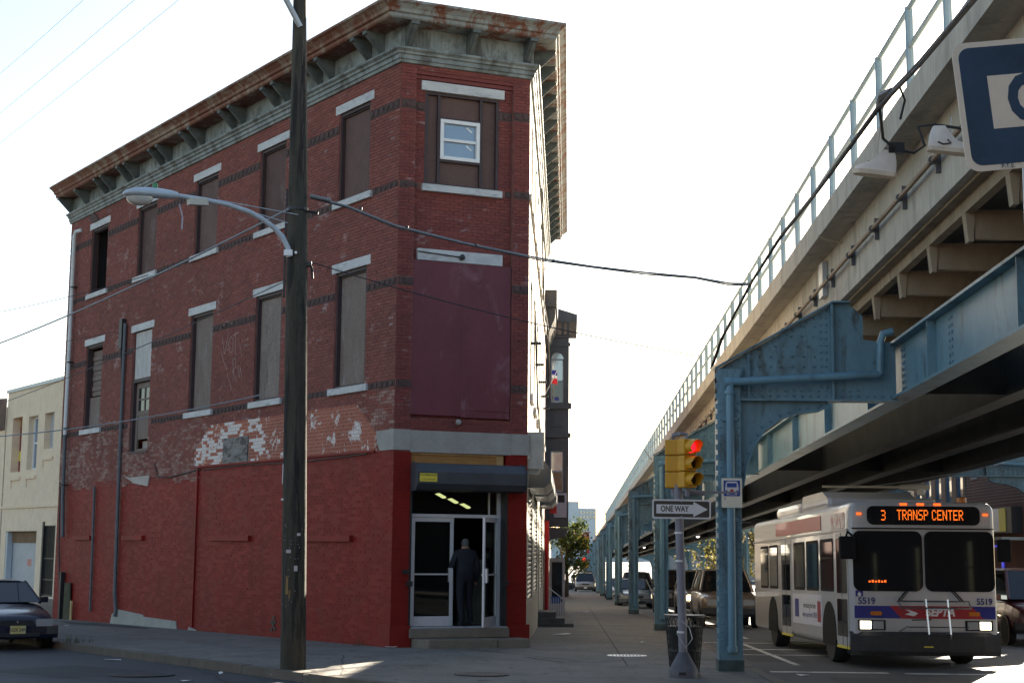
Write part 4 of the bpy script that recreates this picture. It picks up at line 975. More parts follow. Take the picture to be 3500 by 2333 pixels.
# storm-door porch, facing the camera
pk = mat('pinkish_white_paint',(.50,.44,.43),.6,.1,3)
def FP(x, y, z): return FR(27.0-y, x, z)
WORLD = WORLD + (FP,)
m = MB(FP); m.box(.12,.22,0,.06,-1.0,1.1); m.box(.62,.72,0,.06,-1.0,1.1); m.box(.22,.62,0,.06,.95,1.1); m.box(.22,.62,0,.06,-1.0,-.55); m.build('porch_door_frame', pk, b3)
m = MB(FP); m.box(.22,.62,.01,.03,-.55,.95); m.build('porch_glass', MT['pane2'], b3)
m = MB(FP); m.tube([(.05,2.0,.10),(.66,1.5,-.38)], .02, 6); m.box(.0,.70,1.48,1.53,-1.02,-.98)
for k in range(8): m.box(.05+k*.085,.066+k*.085,1.49,1.51,-1.0,-.35-(.05*k if 0 else 0))
m.build('stoop_railing', MT['white'], b3)
m = MB(FP); m.box(.20,.55,1.2,1.45,-.55,-.3); m.build('blue_tub', mat('blue_plastic',(.03,.12,.35),.5,.1,4), b3)
# stoop of the corner building on the street side, and red shop sign
stp = thing('stone_stoop', 'dark stone stoop of three steps on the street side of the corner building', 'stoop', FR(12.4,.0,-.72))
for k,(a,b,d_,z) in enumerate(((11.9,13.3,.50,-.28),(11.7,13.4,.75,-.44),(11.6,13.5,1.0,-.58))): m = MB(FR); m.box(a,b,0,d_,-1.0,z); m.build('step', mat('dark_step_stone',(.10,.095,.09),.9,.25,4,.2), stp)
rs = mat('red_shop_sign',(.55,.02,.025),.5,.1,3)
sg = thing('red_shop_sign', 'bright red shop sign projecting from the street wall under the shutter boxes', 'shop sign', FR(19.5,.0,3.0))
m = MB(FR); m.box(19.0,19.12,.16,.36,3.3,3.75); m.box(18.4,18.5,.24,.46,2.6,3.2); m.build('sign_board', rs, sg, split=True)
m = MB(FR); m.box(18.5,19.0,.0,.5,3.0,3.06); m.build('sign_arm', MT['blackm'], sg)
letters('lettering','5', .24, MT['swhite'], sg, facing(Vector(FR(18.38,.35,2.85))-Vector(sg.location), WD), extrude=.002)
rp = thing('red_drainpipe', 'red painted pipe down the front of the dentilled building', 'drainpipe', FR(20.9,.1,-1.0))
m = MB(FR); m.tube([(20.9,.12,-1.0),(20.9,.12,2.4)], .07, 8); m.build('pipe', rs, rp)

def row_house(name, label, s0, s1, d, top, wm, cm, sgn=1, base=-2.5, F=FR, nwin=2, floors=((2.2,3.8),(5.2,6.9)), grp=None, depth=9, wmat='pane2'):
    """plain terraced house with framed windows; sgn -1 faces the other way"""
    t = thing(name, label, 'building', F(s0,d,base), group=grp)
    hs_ = []; step = (s1-s0)/nwin
    for i in range(nwin):
        for (a,b) in floors: hs_.append((s0+step*(i+.5)-.5, s0+step*(i+.5)+.5, a, b))
    G = lambda s,dd,z: F(s, d+sgn*dd, z)
    globals()['WORLD'] = globals()['WORLD'] + (G,)
    w = wall_grid(G, s0, s1, base, top, hs_, rev=.15).build('wall', wm, t)
    m = MB(G); m.box(s0,s1,-depth,-.16,base,top-.1); m.build('block', wm, t)
    m = MB(G); m.box(s0,s1,-.2,.35,top,top+.45); m.build('cornice', cm, t)
    for a,b,c,e in hs_:
        m = MB(G); m.box(a,a+.07,-.12,-.03,c,e); m.box(b-.07,b,-.12,-.03,c,e); m.box(a,b,-.12,-.03,e-.07,e); m.box(a,b,-.12,.05,c-.08,c); m.box(a,b,-.11,-.04,(c+e)/2-.03,(c+e)/2+.03); o = m.build('window', cm, w)
        m = MB(G); m.box(a+.07,b-.07,-.10,-.085,c,e-.07); m.build('pane', MT[wmat], o)
    return t
crm = mat('cream_paint',(.55,.48,.36),.8,.12,2); gry = mat('grey_render',(.28,.28,.28),.85,.15,2); tan_ = mat('tan_brick',(.30,.19,.12),.85,.2,2)
row_house('rowhouse', 'plain cream rowhouse past the bay building, half hidden by the street tree', 33.1, 45, -.25, 5.4, crm, gry, base=-3.5, nwin=4, floors=((.6,2.0),(3.0,4.5)), grp='rowhouses down the street')
row_house('rowhouse', 'grey rowhouse behind the street tree', 45.1, 62, -.4, 5.0, gry, dc, base=-4, nwin=5, floors=((0,1.5),(2.6,4.1)), grp='rowhouses down the street')
row_house('rowhouse', 'tan brick rowhouse before the far crossing', 62.1, 88, -.6, 4.5, tan_, gry, base=-4.5, nwin=6, floors=((-.6,1.0),(2.0,3.6)), grp='rowhouses down the street')
row_house('rowhouse', 'far tan terrace beyond the crossing', 140, 230, -3, 5, tan_, gry, base=-7, nwin=9, floors=((-2,0),(1.5,3.5)), grp='rowhouses down the street')
# right-hand side of the street, in the shade of the viaduct
def FRR(s, d, z): p = SW(s, 15.5, 0); q = p - WD*d; return (q.x, q.y, z)
WORLD = WORLD + (FRR,)
row_house('brick_storefront', 'tall brown brick corner store behind the bus under the viaduct', 51.3, 59.4, 0, 6.3, MT['brickr'], gry, base=-2, F=FRR, nwin=3, floors=((4.3,5.8),), depth=10)
bp = mat('blue_trim',(.10,.16,.24),.6,.15,3)
row_house('brown_tenement', 'dark brown tenement with tall blue-framed windows behind the bus', 59.5, 68.2, 0, 14.0, mat('brown_render',(.12,.085,.072),.85,.15,2), bp, base=-2, F=FRR, nwin=5, floors=((3.4,6.2),(8.0,10.5)), depth=3, wmat='pane')
row_house('cream_tenement', 'pale cream building past the brown tenement above the bus roof', 68.3, 74, 0, 13, crm, gry, base=-2.5, F=FRR, nwin=2, floors=((3.6,5.2),(7,9)), depth=12)
# brick courses one can pick out on the store front
cm_ = mat('pale_course_mortar',(.22,.18,.17),.9,.2,3)
m = MB(FRR); z = 3.2
while z < 4.2:
    m.box(51.3,59.4,0,.012,z,z+.028); z += .11
m.build('mortar_course', cm_, bpy.data.objects['brick_storefront'], kind='stuff')
bs_ = thing('store_sign_box', 'white and yellow light box sign on the brick store behind the bus', 'shop sign', FRR(54.4,0,2.4))
m = MB(FRR); m.box(52.3,56.1,.0,.35,2.15,3.05); m.build('casing', MT['blackm'], bs_)
m = MB(FRR); m.box(53.75,56.05,.35,.37,2.2,3.0); m.build('white_panel', mat('white_sign_panel',(.62,.63,.66),.35,.08,2), bs_)
m = MB(FRR); m.box(52.95,53.73,.35,.37,2.2,3.0); m.build('yellow_panel', MT['yellow'], bs_)
m = MB(FRR); m.box(51.6,58.5,.0,.9,1.9,2.0); m.build('awning', MT['conc'], bs_)
ns = thing('neon_sign', 'small red and blue neon signs glowing in the store window behind the bus', 'neon sign', FRR(54.6,.05,.9))
m = MB(FRR); m.box(53.9,54.5,.04,.08,.28,.62); m.build('red_tube', emit('lit_red_neon',(1,.03,.04),.5), ns)
m = MB(FRR); m.box(54.4,54.62,.04,.08,.9,1.4); m.box(54.4,55.9,.04,.08,1.66,1.74); m.build('blue_tube', emit('lit_blue_neon',(.08,.10,1),.25), ns)
# terrace across the side street behind the camera, met only in reflections
def FO(s, d, z): return (s, -13+d, z)
WORLD = WORLD + (FO,)
row_house('opposite_terrace', 'long brick terrace across the street, mirrored in the bus windscreen and store door', -45, 1, 0, 9.5, mat('dimmed_brick',(.10,.055,.04),.9,.2,1), gry, base=-.6, F=FO, nwin=14, floors=((1.0,2.9),(4.2,6.0),(7.0,8.6)), depth=8)  # brick colour darkened so that the glass mirrors less light
row_house('near_right_terrace', 'brick terrace on the near right side of the street, met in the bus windows', -45, 17, 0, 10, mat('dull_brick',(.09,.05,.04),.9,.2,1), gry, base=-.6, F=FRR, nwin=10, floors=((1.0,2.9),(4.2,6.0),(7.0,8.6)), depth=10)
# far background
pal = mat('pale_far_wall',(.42,.50,.56),.8,.1,.05)
fb = thing('far_tower', 'pale bluish office block closing the view at the end of the street', 'building', SW(520,1,4))
m = MB(FS); m.box(-2.5,3.6,520,535,-5,26.8); m.box(3.6,9.5,520,540,-5,24.5); m.build('block', pal, fb)
for k in range(5):
    for j in range(2): m = MB(FS); m.box(4.0+k*1.1,4.7+k*1.1,519.8,520,21+j*1.6,22+j*1.6); m.build('window', MT['pane'], fb)
for i,(w0,w1,u,h) in enumerate(((-60,-4,330,13),(18,70,300,12),(-160,-60,400,16),(70,170,380,15),(-12,40,700,20))):
    t = thing('distant_block', ['long low dark terrace far left of the street end','low terrace far right beyond the trees','distant roofs behind the far left terrace','distant roofs behind the right hand trees','hazy block filling the horizon at the street end'][i], 'building', SW(u,(w0+w1)/2,4.0))
    m = MB(FS); m.box(w0,w1,u,u+20,-6-GR*(u-260)*0,h); m.build('block', [tan_,gry,pal,pal,pal][i], t)
    for k in range(8): m = MB(FS); ww = w0+(w1-w0)*(k+.3)/8; m.box(ww,ww+(w1-w0)/26,u-.1,u,h*.55,h*.75); m.build('window', MT['pane2'], t)
# trees
def leaf_mat(name, c, c2):
    m, t, bsd = base(name); g = N(t,'ShaderNodeNewGeometry'); bsd.inputs['Roughness'].default_value = .7
    t.links.new(ramp(t, g.outputs['Random Per Island'], [(0,sc3(c,.6)),(.6,c),(1,c2)]), bsd.inputs['Base Color'])
    bsd.inputs['Subsurface Weight'].default_value = 0
    tl = N(t,'ShaderNodeBsdfTranslucent'); t.links.new(ramp(t, g.outputs['Random Per Island'], [(0,c),(1,c2)]), tl.inputs[0])
    mx = N(t,'ShaderNodeMixShader'); mx.inputs[0].default_value = .35; t.links.new(bsd.outputs[0], mx.inputs[1]); t.links.new(tl.outputs[0], mx.inputs[2]); t.links.new(mx.outputs[0], t.nodes['Material Output'].inputs[0]); return m
LFG = leaf_mat('green_leaves',(.055,.085,.02),(.14,.16,.03)); LFY = leaf_mat('autumn_leaves',(.14,.14,.05),(.26,.22,.06)); LFS = leaf_mat('sparse_twigs',(.13,.11,.08),(.22,.20,.13))
bark = mat('tree_bark',(.075,.06,.045),.9,.3,4,.4)
def tree(label, u, w, hh, rad, n, lm, z0=1.6, size=.16, seed=1):
    r_ = random.Random(seed); p = SW(u,w,.0); t = thing('street_tree', label, 'tree', p, group='trees along the street')
    m = MB(); m.tube([(0,0,-.1),(.03,.02,hh*.25),(-.05,.05,hh*.5),(.02,0,hh*.8)], [hh*.03,hh*.024,hh*.017,hh*.006], 8)
    tips = []
    for k in range(9):
        a = r_.uniform(0,6.28); z = hh*r_.uniform(.28,.6); e = (math.cos(a)*rad*r_.uniform(.4,.85), math.sin(a)*rad*r_.uniform(.4,.85), z+hh*r_.uniform(.12,.35))
        m.tube([(0,0,z),(e[0]*.5,e[1]*.5,(z+e[2])/2+.1),e], [hh*.013,hh*.009,hh*.003], 6); tips.append(e)
    m.build('trunk', bark, t, smooth=True)
    V=[]; Fq=[]
    cl = [(r_.gauss(0,rad*.45), r_.gauss(0,rad*.45), z0+(hh-z0)*r_.uniform(.1,.95)) for _ in range(16)] + tips
    for i in range(n):
        c = r_.choice(cl); q = Vector((c[0]+r_.gauss(0,rad*.20), c[1]+r_.gauss(0,rad*.20), c[2]+r_.gauss(0,hh*.055)))
        a = Vector((r_.gauss(0,1),r_.gauss(0,1),r_.gauss(0,1))).normalized(); b = a.cross(Vector((r_.gauss(0,1),r_.gauss(0,1),r_.gauss(0,1)))).normalized(); s_ = size*r_.uniform(.6,1.3); o = len(V)
        V += [tuple(q-a*s_),tuple(q+b*s_*.5),tuple(q+a*s_),tuple(q-b*s_*.5)]; Fq.append((o,o+1,o+2,o+3))
    me = bpy.data.meshes.new('crown'); me.from_pydata(V,[],Fq); link('crown', me, lm, t)
    return t
tree('leafy green street tree in front of the yellow axle sign', 102, -.1, 5.0, 1.25, 3500, LFG, 1.7, .11, 3)
tree('sparse yellowing tree between the columns, left of the gold off-roader', 118, 13.4, 9, 3.2, 1400, LFY, 1.5, .2, 4)
tree('bare branching tree seen under the viaduct right of the signal post', 104, 13.2, 8, 2.8, 900, LFS, 2, .18, 5)
tree('yellow-green tree behind the yellow far signals under the viaduct', 128, 17.0, 9, 3.4, 2200, LFY, 1, .22, 6)
tree('dense yellowing tree deep under the viaduct behind the parked cars', 150, 15.0, 9, 3.6, 2200, LFY, 1, .25, 7)
tree('pale bushy tree far right beyond the cream building', 112, 19.5, 10, 3.8, 2400, LFY, 1, .22, 8)
tree('grey twiggy tree far down the right pavement', 172, 16.5, 9, 3.5, 1500, LFS, 1, .25, 9)
# ------------------------------------------------------------------ utility pole, lamp, wires
PB = Vector((-3.205,22.71,-.32)); PT = Vector((-3.43,22.71,12.0))
pl_ = thing('utility_pole', 'tall dark wooden utility pole at the kerb in front of the red side wall', 'utility pole', PB)
m = MB(); zz = [0,.6,2,4,6,8,10.3,12.3]; rr = [.192,.188,.182,.174,.162,.138,.104,.098]
nseg = 20; rings = []
for k,(z,r) in enumerate(zip(zz,rr)):
    c = (PT-PB)*(z/12.3)
    rings.append([(c.x+r*(1+.018*math.sin(5*a*6.28/nseg+z))*math.cos(a*6.2832/nseg), c.y+r*math.sin(a*6.2832/nseg), z) for a in range(nseg)])
m.loft(rings); m.build('shaft', MT['pole'], pl_, smooth=True)
m = MB()
for k in range(26):
    z = rnd.uniform(.5,10); a = rnd.uniform(3.6,5.9); r = .185-.0055*z; c = (PT-PB)*(z/12.3); h = rnd.uniform(.1,.5)
    m.cbox(c.x+r*math.cos(a), c.y+r*math.sin(a), z, .012, .012, h)
m.build('checks', MT['frame'], pl_, kind='stuff')
m = MB()
for k in range(26):
    z = rnd.uniform(.9,2.3); a = rnd.uniform(3.7,5.7); r = .186; c = (PT-PB)*(z/12.3); m.cbox(c.x+r*math.cos(a), c.y+r*math.sin(a), z, .012, .01, .012)
m.build('staples', MT['cableg'], pl_, kind='stuff')
for z,a,w_,h_ in ((1.75,4.4,.07,.05),(1.5,5.0,.05,.08),(2.0,5.2,.06,.04)):
    m = MB(); c = (PT-PB)*(z/12.3); m.cbox(c.x+.184*math.cos(a), c.y+.184*math.sin(a), z, w_, .012, h_); m.build('paper_scrap', MT['boardw'], pl_)
m = MB(); c = (PT-PB)*(2.1/12.3); m.cbox(c.x-.06,c.y-.178,1.25,.035,.012,.26); m.cbox(c.x-.02,c.y-.178,1.12,.02,.012,.12); m.build('bare_wood_scar', mat('fresh_scar_wood',(.26,.17,.07),.8,.3,8), pl_)
m = MB(); c = (PT-PB)*(2.6/12.3); m.cbox(c.x-.165,c.y-.08,2.52,.05,.03,.025); m.build('pole_tag', MT['white'], pl_)
m = MB(); m.cbox(c.x-.178,c.y-.06,2.9,.012,.02,.3); m.build('pole_flash', MT['white'], pl_)
m = MB(); c = (PT-PB)*(6.9/12.3); m.lathe([(.15,0),(.168,0),(.168,.05),(.15,.05)],(c.x,c.y,6.95),16); m.box(c.x-.19,c.x-.16,c.y-.02,c.y+.02,5.6,7.3); m.tube([(c.x+.15,c.y,6.95),(c.x+.32,c.y,6.92)],.022,6); m.tube([(c.x+.12,c.y,6.1),(c.x+.24,c.y,6.08),(c.x+.26,c.y,5.9)],.02,6); m.cbox(c.x+.2,c.y-.02,6.12,.08,.06,.07); m.build('pole_hardware', MT['blackm'], pl_)
m = MB(); a = PT-PB; m.tube([(-.35,-.1,9.5+.0),(-.62,-.3,10.8)], .035, 8) if False else None
q0 = Vector((-3.36,22.6,9.55))-PB; q1 = Vector((-3.80,22.3,10.35))-PB; m.tube([tuple(q0),tuple(q1),tuple(q1+(q1-q0)*.8)], .045, 8); m.build('upper_arm', MT['galv'], pl_, smooth=True)
lt = thing('street_light', 'pale grey cobra head street light on a curved arm from the wooden pole', 'street light', (-3.33,22.63,6.0))
o0 = Vector(lt.location)
def rel(P, o): return [tuple(Vector(p)-o) for p in P]
armp = [(-3.42,22.56,5.88),(-3.44,22.55,6.02),(-3.52,22.49,6.18),(-3.65,22.40,6.31),(-3.80,22.30,6.41),(-3.98,22.17,6.49),(-4.26,21.96,6.55),(-4.57,21.75,6.575),(-5.0,21.45,6.575)]
m = MB(); m.tube(rel(armp,o0), [.042]*3+[.04]*3+[.034]*3, 10); m.build('arm', MT['lampbody'], lt, smooth=True)
m = MB(); m.cbox(-.10,-.07,-.06,.13,.12,.09); m.lathe([(.01,-.02),(.02,-.02),(.02,.02),(.01,.02)],(.02,-.13,-.06),8,'y'); m.build('arm_clamp', MT['white'], lt)
m = MB(); m.tube(rel([(-4.4,21.87,6.60),(-3.30,22.55,6.54)],o0), .008, 5); m.tube(rel([(-4.4,21.87,6.58),(-3.45,22.5,6.40)],o0), .008, 5); m.build('stay_wire', MT['galv'], lt)
hd = Vector((-4.92,21.50,6.575)); hx_ = (Vector((-5.58,21.04,6.50))-hd).normalized(); hy = hx_.cross(ZD).normalized(); hz = hy.cross(hx_)*-1
if hz.z < 0: hz = -hz
def H(a,b,c): return tuple(hd+hx_*a+hy*b+hz*c-o0)
prof = [(0,.045,.05,.045),(.10,.075,.075,.055),(.28,.10,.095,.055),(.48,.135,.10,.055),(.66,.14,.085,.055),(.78,.10,.05,.045),(.82,.04,.02,.02)]
rings = []
for a,hw,up,dn in prof:
    rings.append([H(a, hw*math.cos(t*math.pi/8), (up if math.sin(t*math.pi/8)>=0 else dn)*math.sin(t*math.pi/8)) for t in range(16)])
m = MB(); m.loft(rings); m.build('lamp_head', MT['lampbody'], lt, smooth=True)
m = MB(); rings = []
for s_,dz in ((1,-.05),(.97,-.09),(.8,-.135),(.45,-.165),(.05,-.175)):
    rings.append([H(.58+.20*s_*math.cos(t*math.pi/8), .115*s_*math.sin(t*math.pi/8), dz) for t in range(16)])
m.loft(rings); m.build('lens', MT['lens'], lt, smooth=True)
m = MB(); c = H(.34,0,.09); m.lathe([(.035,0),(.042,0),(.042,.06),(.025,.075)], c, 10); m.build('photocell', mat('green_photocell',(.03,.22,.09),.4,.1,4), lt)
m = MB(); c = Vector(H(-.33,0,-.10)); 
m.add([H(a,b,d) for a,b,d in ((-.46,-.05,-.13),(-.16,-.05,-.13),(-.16,.05,-.13),(-.46,.05,-.13),(-.46,-.05,-.03),(-.16,-.05,-.03),(-.16,.05,-.03),(-.46,.05,-.03))],[(0,3,2,1),(4,5,6,7),(0,1,5,4),(1,2,6,5),(2,3,7,6),(3,0,4,7)]); m.build('control_box', mat('cream_plastic',(.55,.52,.44),.5,.08,4), lt)
m = MB(); m.tube([H(-.02,0,-.12),H(-.06,0,-.32),H(-.04,0,-.5)], .012, 5); m.build('ribbon_scrap', mat('lilac_ribbon',(.4,.38,.45),.7,.1,4), lt)

def catenary(a, b, sag, n=24):
    a=Vector(a); b=Vector(b); return [tuple(a+(b-a)*t/n - ZD*sag*4*(t/n)*(1-t/n)) for t in range(n+1)]
def wire(label, pts, r, m_=None, name='overhead_wire', n=6):
    t = thing(name, label, 'wire', pts[0]); o = Vector(pts[0]); m = MB(); m.tube([tuple(Vector(p)-o) for p in pts], r, n); m.build('cable', m_ or MT['cable'], t, smooth=True); return t
ca = [(-3.15,22.75,6.88),(-2.6,23.1,6.80),(-1.93,24.0,6.70),(-.8,24.0,6.42),(.46,24.0,6.17),(1.3,24.0,6.05),(2.13,24.0,5.96),(2.9,23.5,5.80),(3.35,22.8,5.58),(3.57,22.3,5.49)]
w_ = wire('thick twisted cable from the wooden pole across to the viaduct', ca, .016, MT['cableg'])
m = MB(); m.tube([tuple(Vector(p)-Vector(ca[0])+Vector((0,0,-.03+.012*(i%2)))) for i,p in enumerate(ca)], .012, 5); m.build('lashed_line', MT['cable'], w_)
for i in range(1,6):
    p = Vector(ca[i])-Vector(ca[0]); m = MB(); m.cbox(p.x+.2,p.y,p.z-.03,.05,.03,.04); m.build('cable_clip', MT['blackm'], w_)
m = MB(); p = Vector(ca[0])-Vector(ca[0]); m.tube([(.0,0,.01),(.3,.15,-.03)], .026, 6); m.build('cable_splice', MT['cableg'], w_)
wire('thin wire from the pole past the maroon panel to the first column', catenary((-3.13,22.77,5.85),(3.02,24.0,4.60),.12), .009)
wire('dark cable running from the pole along the red wall to the left', catenary((-3.45,22.54,6.62),(-18.09,45.0,6.57),.25), .017, MT['cableg'])
wire('pale service cable from the second-floor wall to the left picture edge', catenary(FL(5.75,.12,4.92),(-13.8,40.2,4.31),.12), .016, MT['cableg'])
wire('thin wire sloping from the pole below the street light to the left', catenary((-3.40,22.6,5.55),(-14.6,41,5.05),.10), .008)
wire('slack thin wire at third-floor sill height on the left', catenary(FL(12.9,.15,8.72),(-15.2,44.0,8.27),.06), .010)
wire('thin wire into the wall bracket left of the white board', catenary(FL(15.3,.1,7.45),(-16.5,46,7.2),.04), .008)
pw = mat('pale_wire',(.60,.68,.74),.6,.05,2)
wire('highest faint wire in the upper left sky', catenary((-10.14,28.0,10.27),(-5.82,20.0,9.16),.02,6), .0035, pw)
wire('middle faint wire in the upper left sky', catenary((-10.1,28.0,9.49),(-5.11,20.0,9.16),.02,6), .0035, pw)
wire('lowest faint wire in the upper left sky', catenary((-10.07,28.0,8.91),(-4.48,20.0,9.17),.02,6), .0035, pw)
bu = [(2.75,6.5,4.85),(3.07,9.64,5.19),(3.13,11.14,5.26),(3.19,12.66,5.37),(3.31,15.88,5.40),(3.44,19,5.50),(3.58,22.24,5.48),(3.71,26.16,5.22),(3.79,28.2,4.95)]
bw_ = wire('thick black cable bundle strung along the sidewalk in front of the viaduct railing', bu, .024, name='cable_bundle')
m = MB(); o = Vector(bu[0]); m.tube([tuple(Vector(p)-o+Vector((.03,0,.035+.02*(i%2)))) for i,p in enumerate(bu)], .018, 6); m.tube([tuple(Vector(p)-o+Vector((-.03,0,-.03-.02*((i+1)%2)))) for i,p in enumerate(bu)], .015, 6); m.build('strand', MT['cable'], bw_)
m = MB(); p = Vector((3.185,12.5,5.40))-o; m.tube([tuple(p+Vector((0,-.25,-.03))),tuple(p),tuple(p+Vector((.02,.3,-.02)))], [.03,.055,.03], 8); m.build('splice_case', MT['blackm'], bw_, smooth=True)
m = MB()
lp = [(3.19,12.7,5.36),(3.34,13.2,5.22),(3.53,13.5,5.20),(3.70,13.5,5.17),(3.80,13.5,5.24),(3.74,13.5,5.42),(3.9,13.5,5.44),(4.2,13.5,5.40)]
m.tube([tuple(Vector(p)-o) for p in lp], .014, 6); m.tube([tuple(Vector(p)-o) for p in ((3.2,12.6,5.42),(3.42,12.9,5.62),(3.52,13.1,5.55),(3.50,13.2,5.40))], .011, 6); m.build('slack_loop', MT['cable'], bw_)
m = MB(); p = Vector((3.53,13.5,5.21))-o; m.cbox(p.x,p.y,p.z,.15,.08,.10); m.build('junction_box', MT['blackm'], bw_)
wire('thin wire from the second column to the cornice of the bay building', catenary(SW(40,2.2,4.6),FR(24,1.0,9.0),.1), .012)

# hanging sneakers
def sneaker(label, loc, face, lace):
    t = thing('hanging_sneaker', label, 'sneaker', loc, (0,R(6)*face,0 if face>0 else math.pi), group='pair of sneakers over the cable'); t.scale = (1.2,1.2,1.2)
    secs = [(-.155,.034,.00,.12),(-.135,.042,.0,.19),(-.05,.045,.0,.20),(-.015,.045,.0,.16),(.035,.050,.0,.105),(.11,.048,.0,.072),(.15,.030,.0,.05)]
    m = MB(); m.loft([[(x,-hw,.022),(x,-hw*.95,.022+(h-.022)*.5),(x,-hw*.6,h),(x,hw*.6,h),(x,hw*.95,.022+(h-.022)*.5),(x,hw,.022)] for x,hw,_,h in secs]); up_ = m.build('upper', MT['canvas'], t, smooth=True)
    m = MB(); m.loft([[(x,-hw*1.08,-.008),(x,-hw*1.08,.026),(x,hw*1.08,.026),(x,hw*1.08,-.008)] for x,hw in ((-.165,.02),(-.14,.042),(-.03,.045),(.07,.052),(.13,.044),(.168,.015))]); m.build('sole', MT['sole'], t)
    m = MB(); pts = [(-.10,-.049,.06),(-.06,-.052,.045),(.0,-.052,.06),(-.03,-.052,.085)]
    m.tube(pts, .006, 5); m.tube([(.02,-.03,.11),(.02,.03,.115)], .006, 5); m.tube([(.06,-.03,.092),(.06,.03,.095)], .006, 5); m.build('trim', MT['blackm'], up_)
    m = MB(); m.tube([(-.0,0,.13),(lace[0],lace[1],lace[2])], .004, 4); m.build('lace', MT['swhite'], t)
    return t
sneaker('pale high-top sneaker hanging lowest from the cable, toe to the left', (3.33,13.5,4.96), -1, (.04,.3,.46))
sneaker('pale high-top sneaker half hidden behind the blue sign, toe to the right', (4.02,13.5,5.18), 1, (0,0,.28))

# ------------------------------------------------------------------ signal, signs, bin
sp = SW(21.8,1.64,.13)
tp = thing('signal_post', 'lilac grey signal post with a flared base beside the litter bin', 'signal post', sp, (0,0,-SA))
m = MB(); m.tube([(0,0,.2),(-.03,0,1.5),(-.06,0,2.72)], .062, 14); m.build('post', MT['gpole'], tp, smooth=True)
m = MB(); m.lathe([(.205,0),(.21,.11),(.185,.15),(.10,.30),(.08,.34),(.062,.36)], n=18); m.build('flared_base', mat('dark_post_base',(.10,.10,.115),.6,.25,4,.1), tp, smooth=True)
m = MB(); m.box(-.08,.02,-.215,-.19,.05,.09); m.build('base_slot', MT['blackm'], tp)
m = MB()
for z in (2.02,1.62,.62): m.lathe([(.062,0),(.067,0),(.067,.03),(.062,.03)],(-.03-.02*(z-1),0,z),12)
m.build('sticker_band', MT['swhite'], tp, split=True)
m = MB(); m.tube([(-.03,-.06,.8),(.08,-.09,.7),(.12,-.1,.55),(.03,-.1,.42),(-.1,-.1,.62)], .006, 5); m.build('loose_wire', MT['galv'], tp)
m = MB(); m.box(.0,.80,-.02,.02,2.60,2.63); m.lathe([(.02,0),(.04,0),(.04,.1),(.02,.1)],(-.06,0,2.6),10); m.tube([(.05,0,2.62),(.32,0,2.60)], .035, 8); m.build('strut', MT['gpole'], tp)
def signal_head(label, loc, rz, lit):
    t = thing('traffic_signal', label, 'traffic signal', loc, (0,0,rz), group='yellow signal heads')
    for k in range(3):
        m = MB(); z = k*.235; m.box(-.115,.115,-.09,.09,z+.004,z+.231); b = m.build('section', MT['sigy'], t, bevel=.018)
        m = MB(); n=16; V=[]; Fq=[]
        for i in range(n-3):
            a = -math.pi*.30+ (2*math.pi*.80)*i/(n-4); c_,s_ = math.cos(a),math.sin(a); V += [(.10*c_,-.085,z+.118+.10*s_),(.10*c_,-.27+.05*(s_<0),z+.118+.10*s_),(.092*c_,-.27+.05*(s_<0),z+.118+.092*s_),(.092*c_,-.085,z+.118+.092*s_)]
        for i in range(n-4): o=i*4; Fq += [(o,o+4,o+5,o+1),(o+1,o+5,o+6,o+2),(o+2,o+6,o+7,o+3)]
        m.add(V,Fq); m.build('visor', MT['sigy'], b, smooth=True)
        m = MB(); m.lathe([(.001,-.115),(.05,-.11),(.088,-.092),(.088,-.08)],(0,0,z+.118),16,'y'); m.build('lens', MT['sigred'] if (lit and k==2) else MT['sigoff'], b, smooth=True)
    m = MB(); m.tube([(0,0,-.12),(0,0,.0)], .035, 8); m.tube([(0,0,.70),(0,.02,.77),(-.1,.05,.78)], .03, 8); m.build('mount', MT['gpole'], t, split=True)
    return t
h0 = sp+ZD*2.67
signal_head('yellow traffic signal showing red on the post beside the bus stop sign', h0+WD*.06-SD*.12, -SA+R(32), True)
signal_head('yellow signal head turned to the side street, seen edge-on beside the red light', h0-WD*.12+SD*.06, -SA+R(168), False)
def plate(name, label, cat, loc, w, h, rz, mface, mback=None, ry=0, rad=.03, th=.006, border=None, group=None):
    t = thing(name, label, cat, loc, (0,ry,rz), group=group); pts=[]
    for cx,cz,a0 in ((w/2-rad,h/2-rad,0),(-w/2+rad,h/2-rad,90),(-w/2+rad,-h/2+rad,180),(w/2-rad,-h/2+rad,270)):
        for k in range(5): a=R(a0+22.5*k); pts.append((cx+rad*math.cos(a),cz+rad*math.sin(a)))
    m = MB(); m.prism(pts, 0, th); m.build('plate', border or mface, t)
    if border:
        k_ = .022*max(w,h)/.8; m = MB(); m.prism([(a*(1-2*k_/w),b*(1-2*k_/h)) for a,b in pts], -.003, 0.001); m.build('face', mface, t)
    return t
FM = lambda x,z,y=-.006: Matrix(((1,0,0,x),(0,0,-1,y),(0,1,0,z),(0,0,0,1)))
ow = plate('one_way_sign','black and white ONE WAY arrow sign on the signal post','sign', sp+WD*(-.02)-SD*.09+ZD*2.37, .84,.275, -SA+R(1), MT['sblack'], border=MT['swhite'], ry=R(.4), rad=.025)
m = MB(); m.prism([(-.36,-.065),(.17,-.065),(.17,-.108),(.375,.0),(.17,.108),(.17,.065),(-.36,.065)], -.006, -.002); m.build('arrow', MT['swhite'], ow)
letters('lettering','ONE WAY', .115, MT['sblack'], ow, FM(-.10,.0,-.0075), bold=.003, extrude=.001, sx=.74)
m = MB(); m.lathe([(.001,-.012),(.015,-.01),(.015,0)],(0,0,.115),10,'y'); m.lathe([(.001,-.012),(.015,-.01),(.015,0)],(0,0,-.115),10,'y'); m.build('bolt', MT['galv'], ow, split=True)
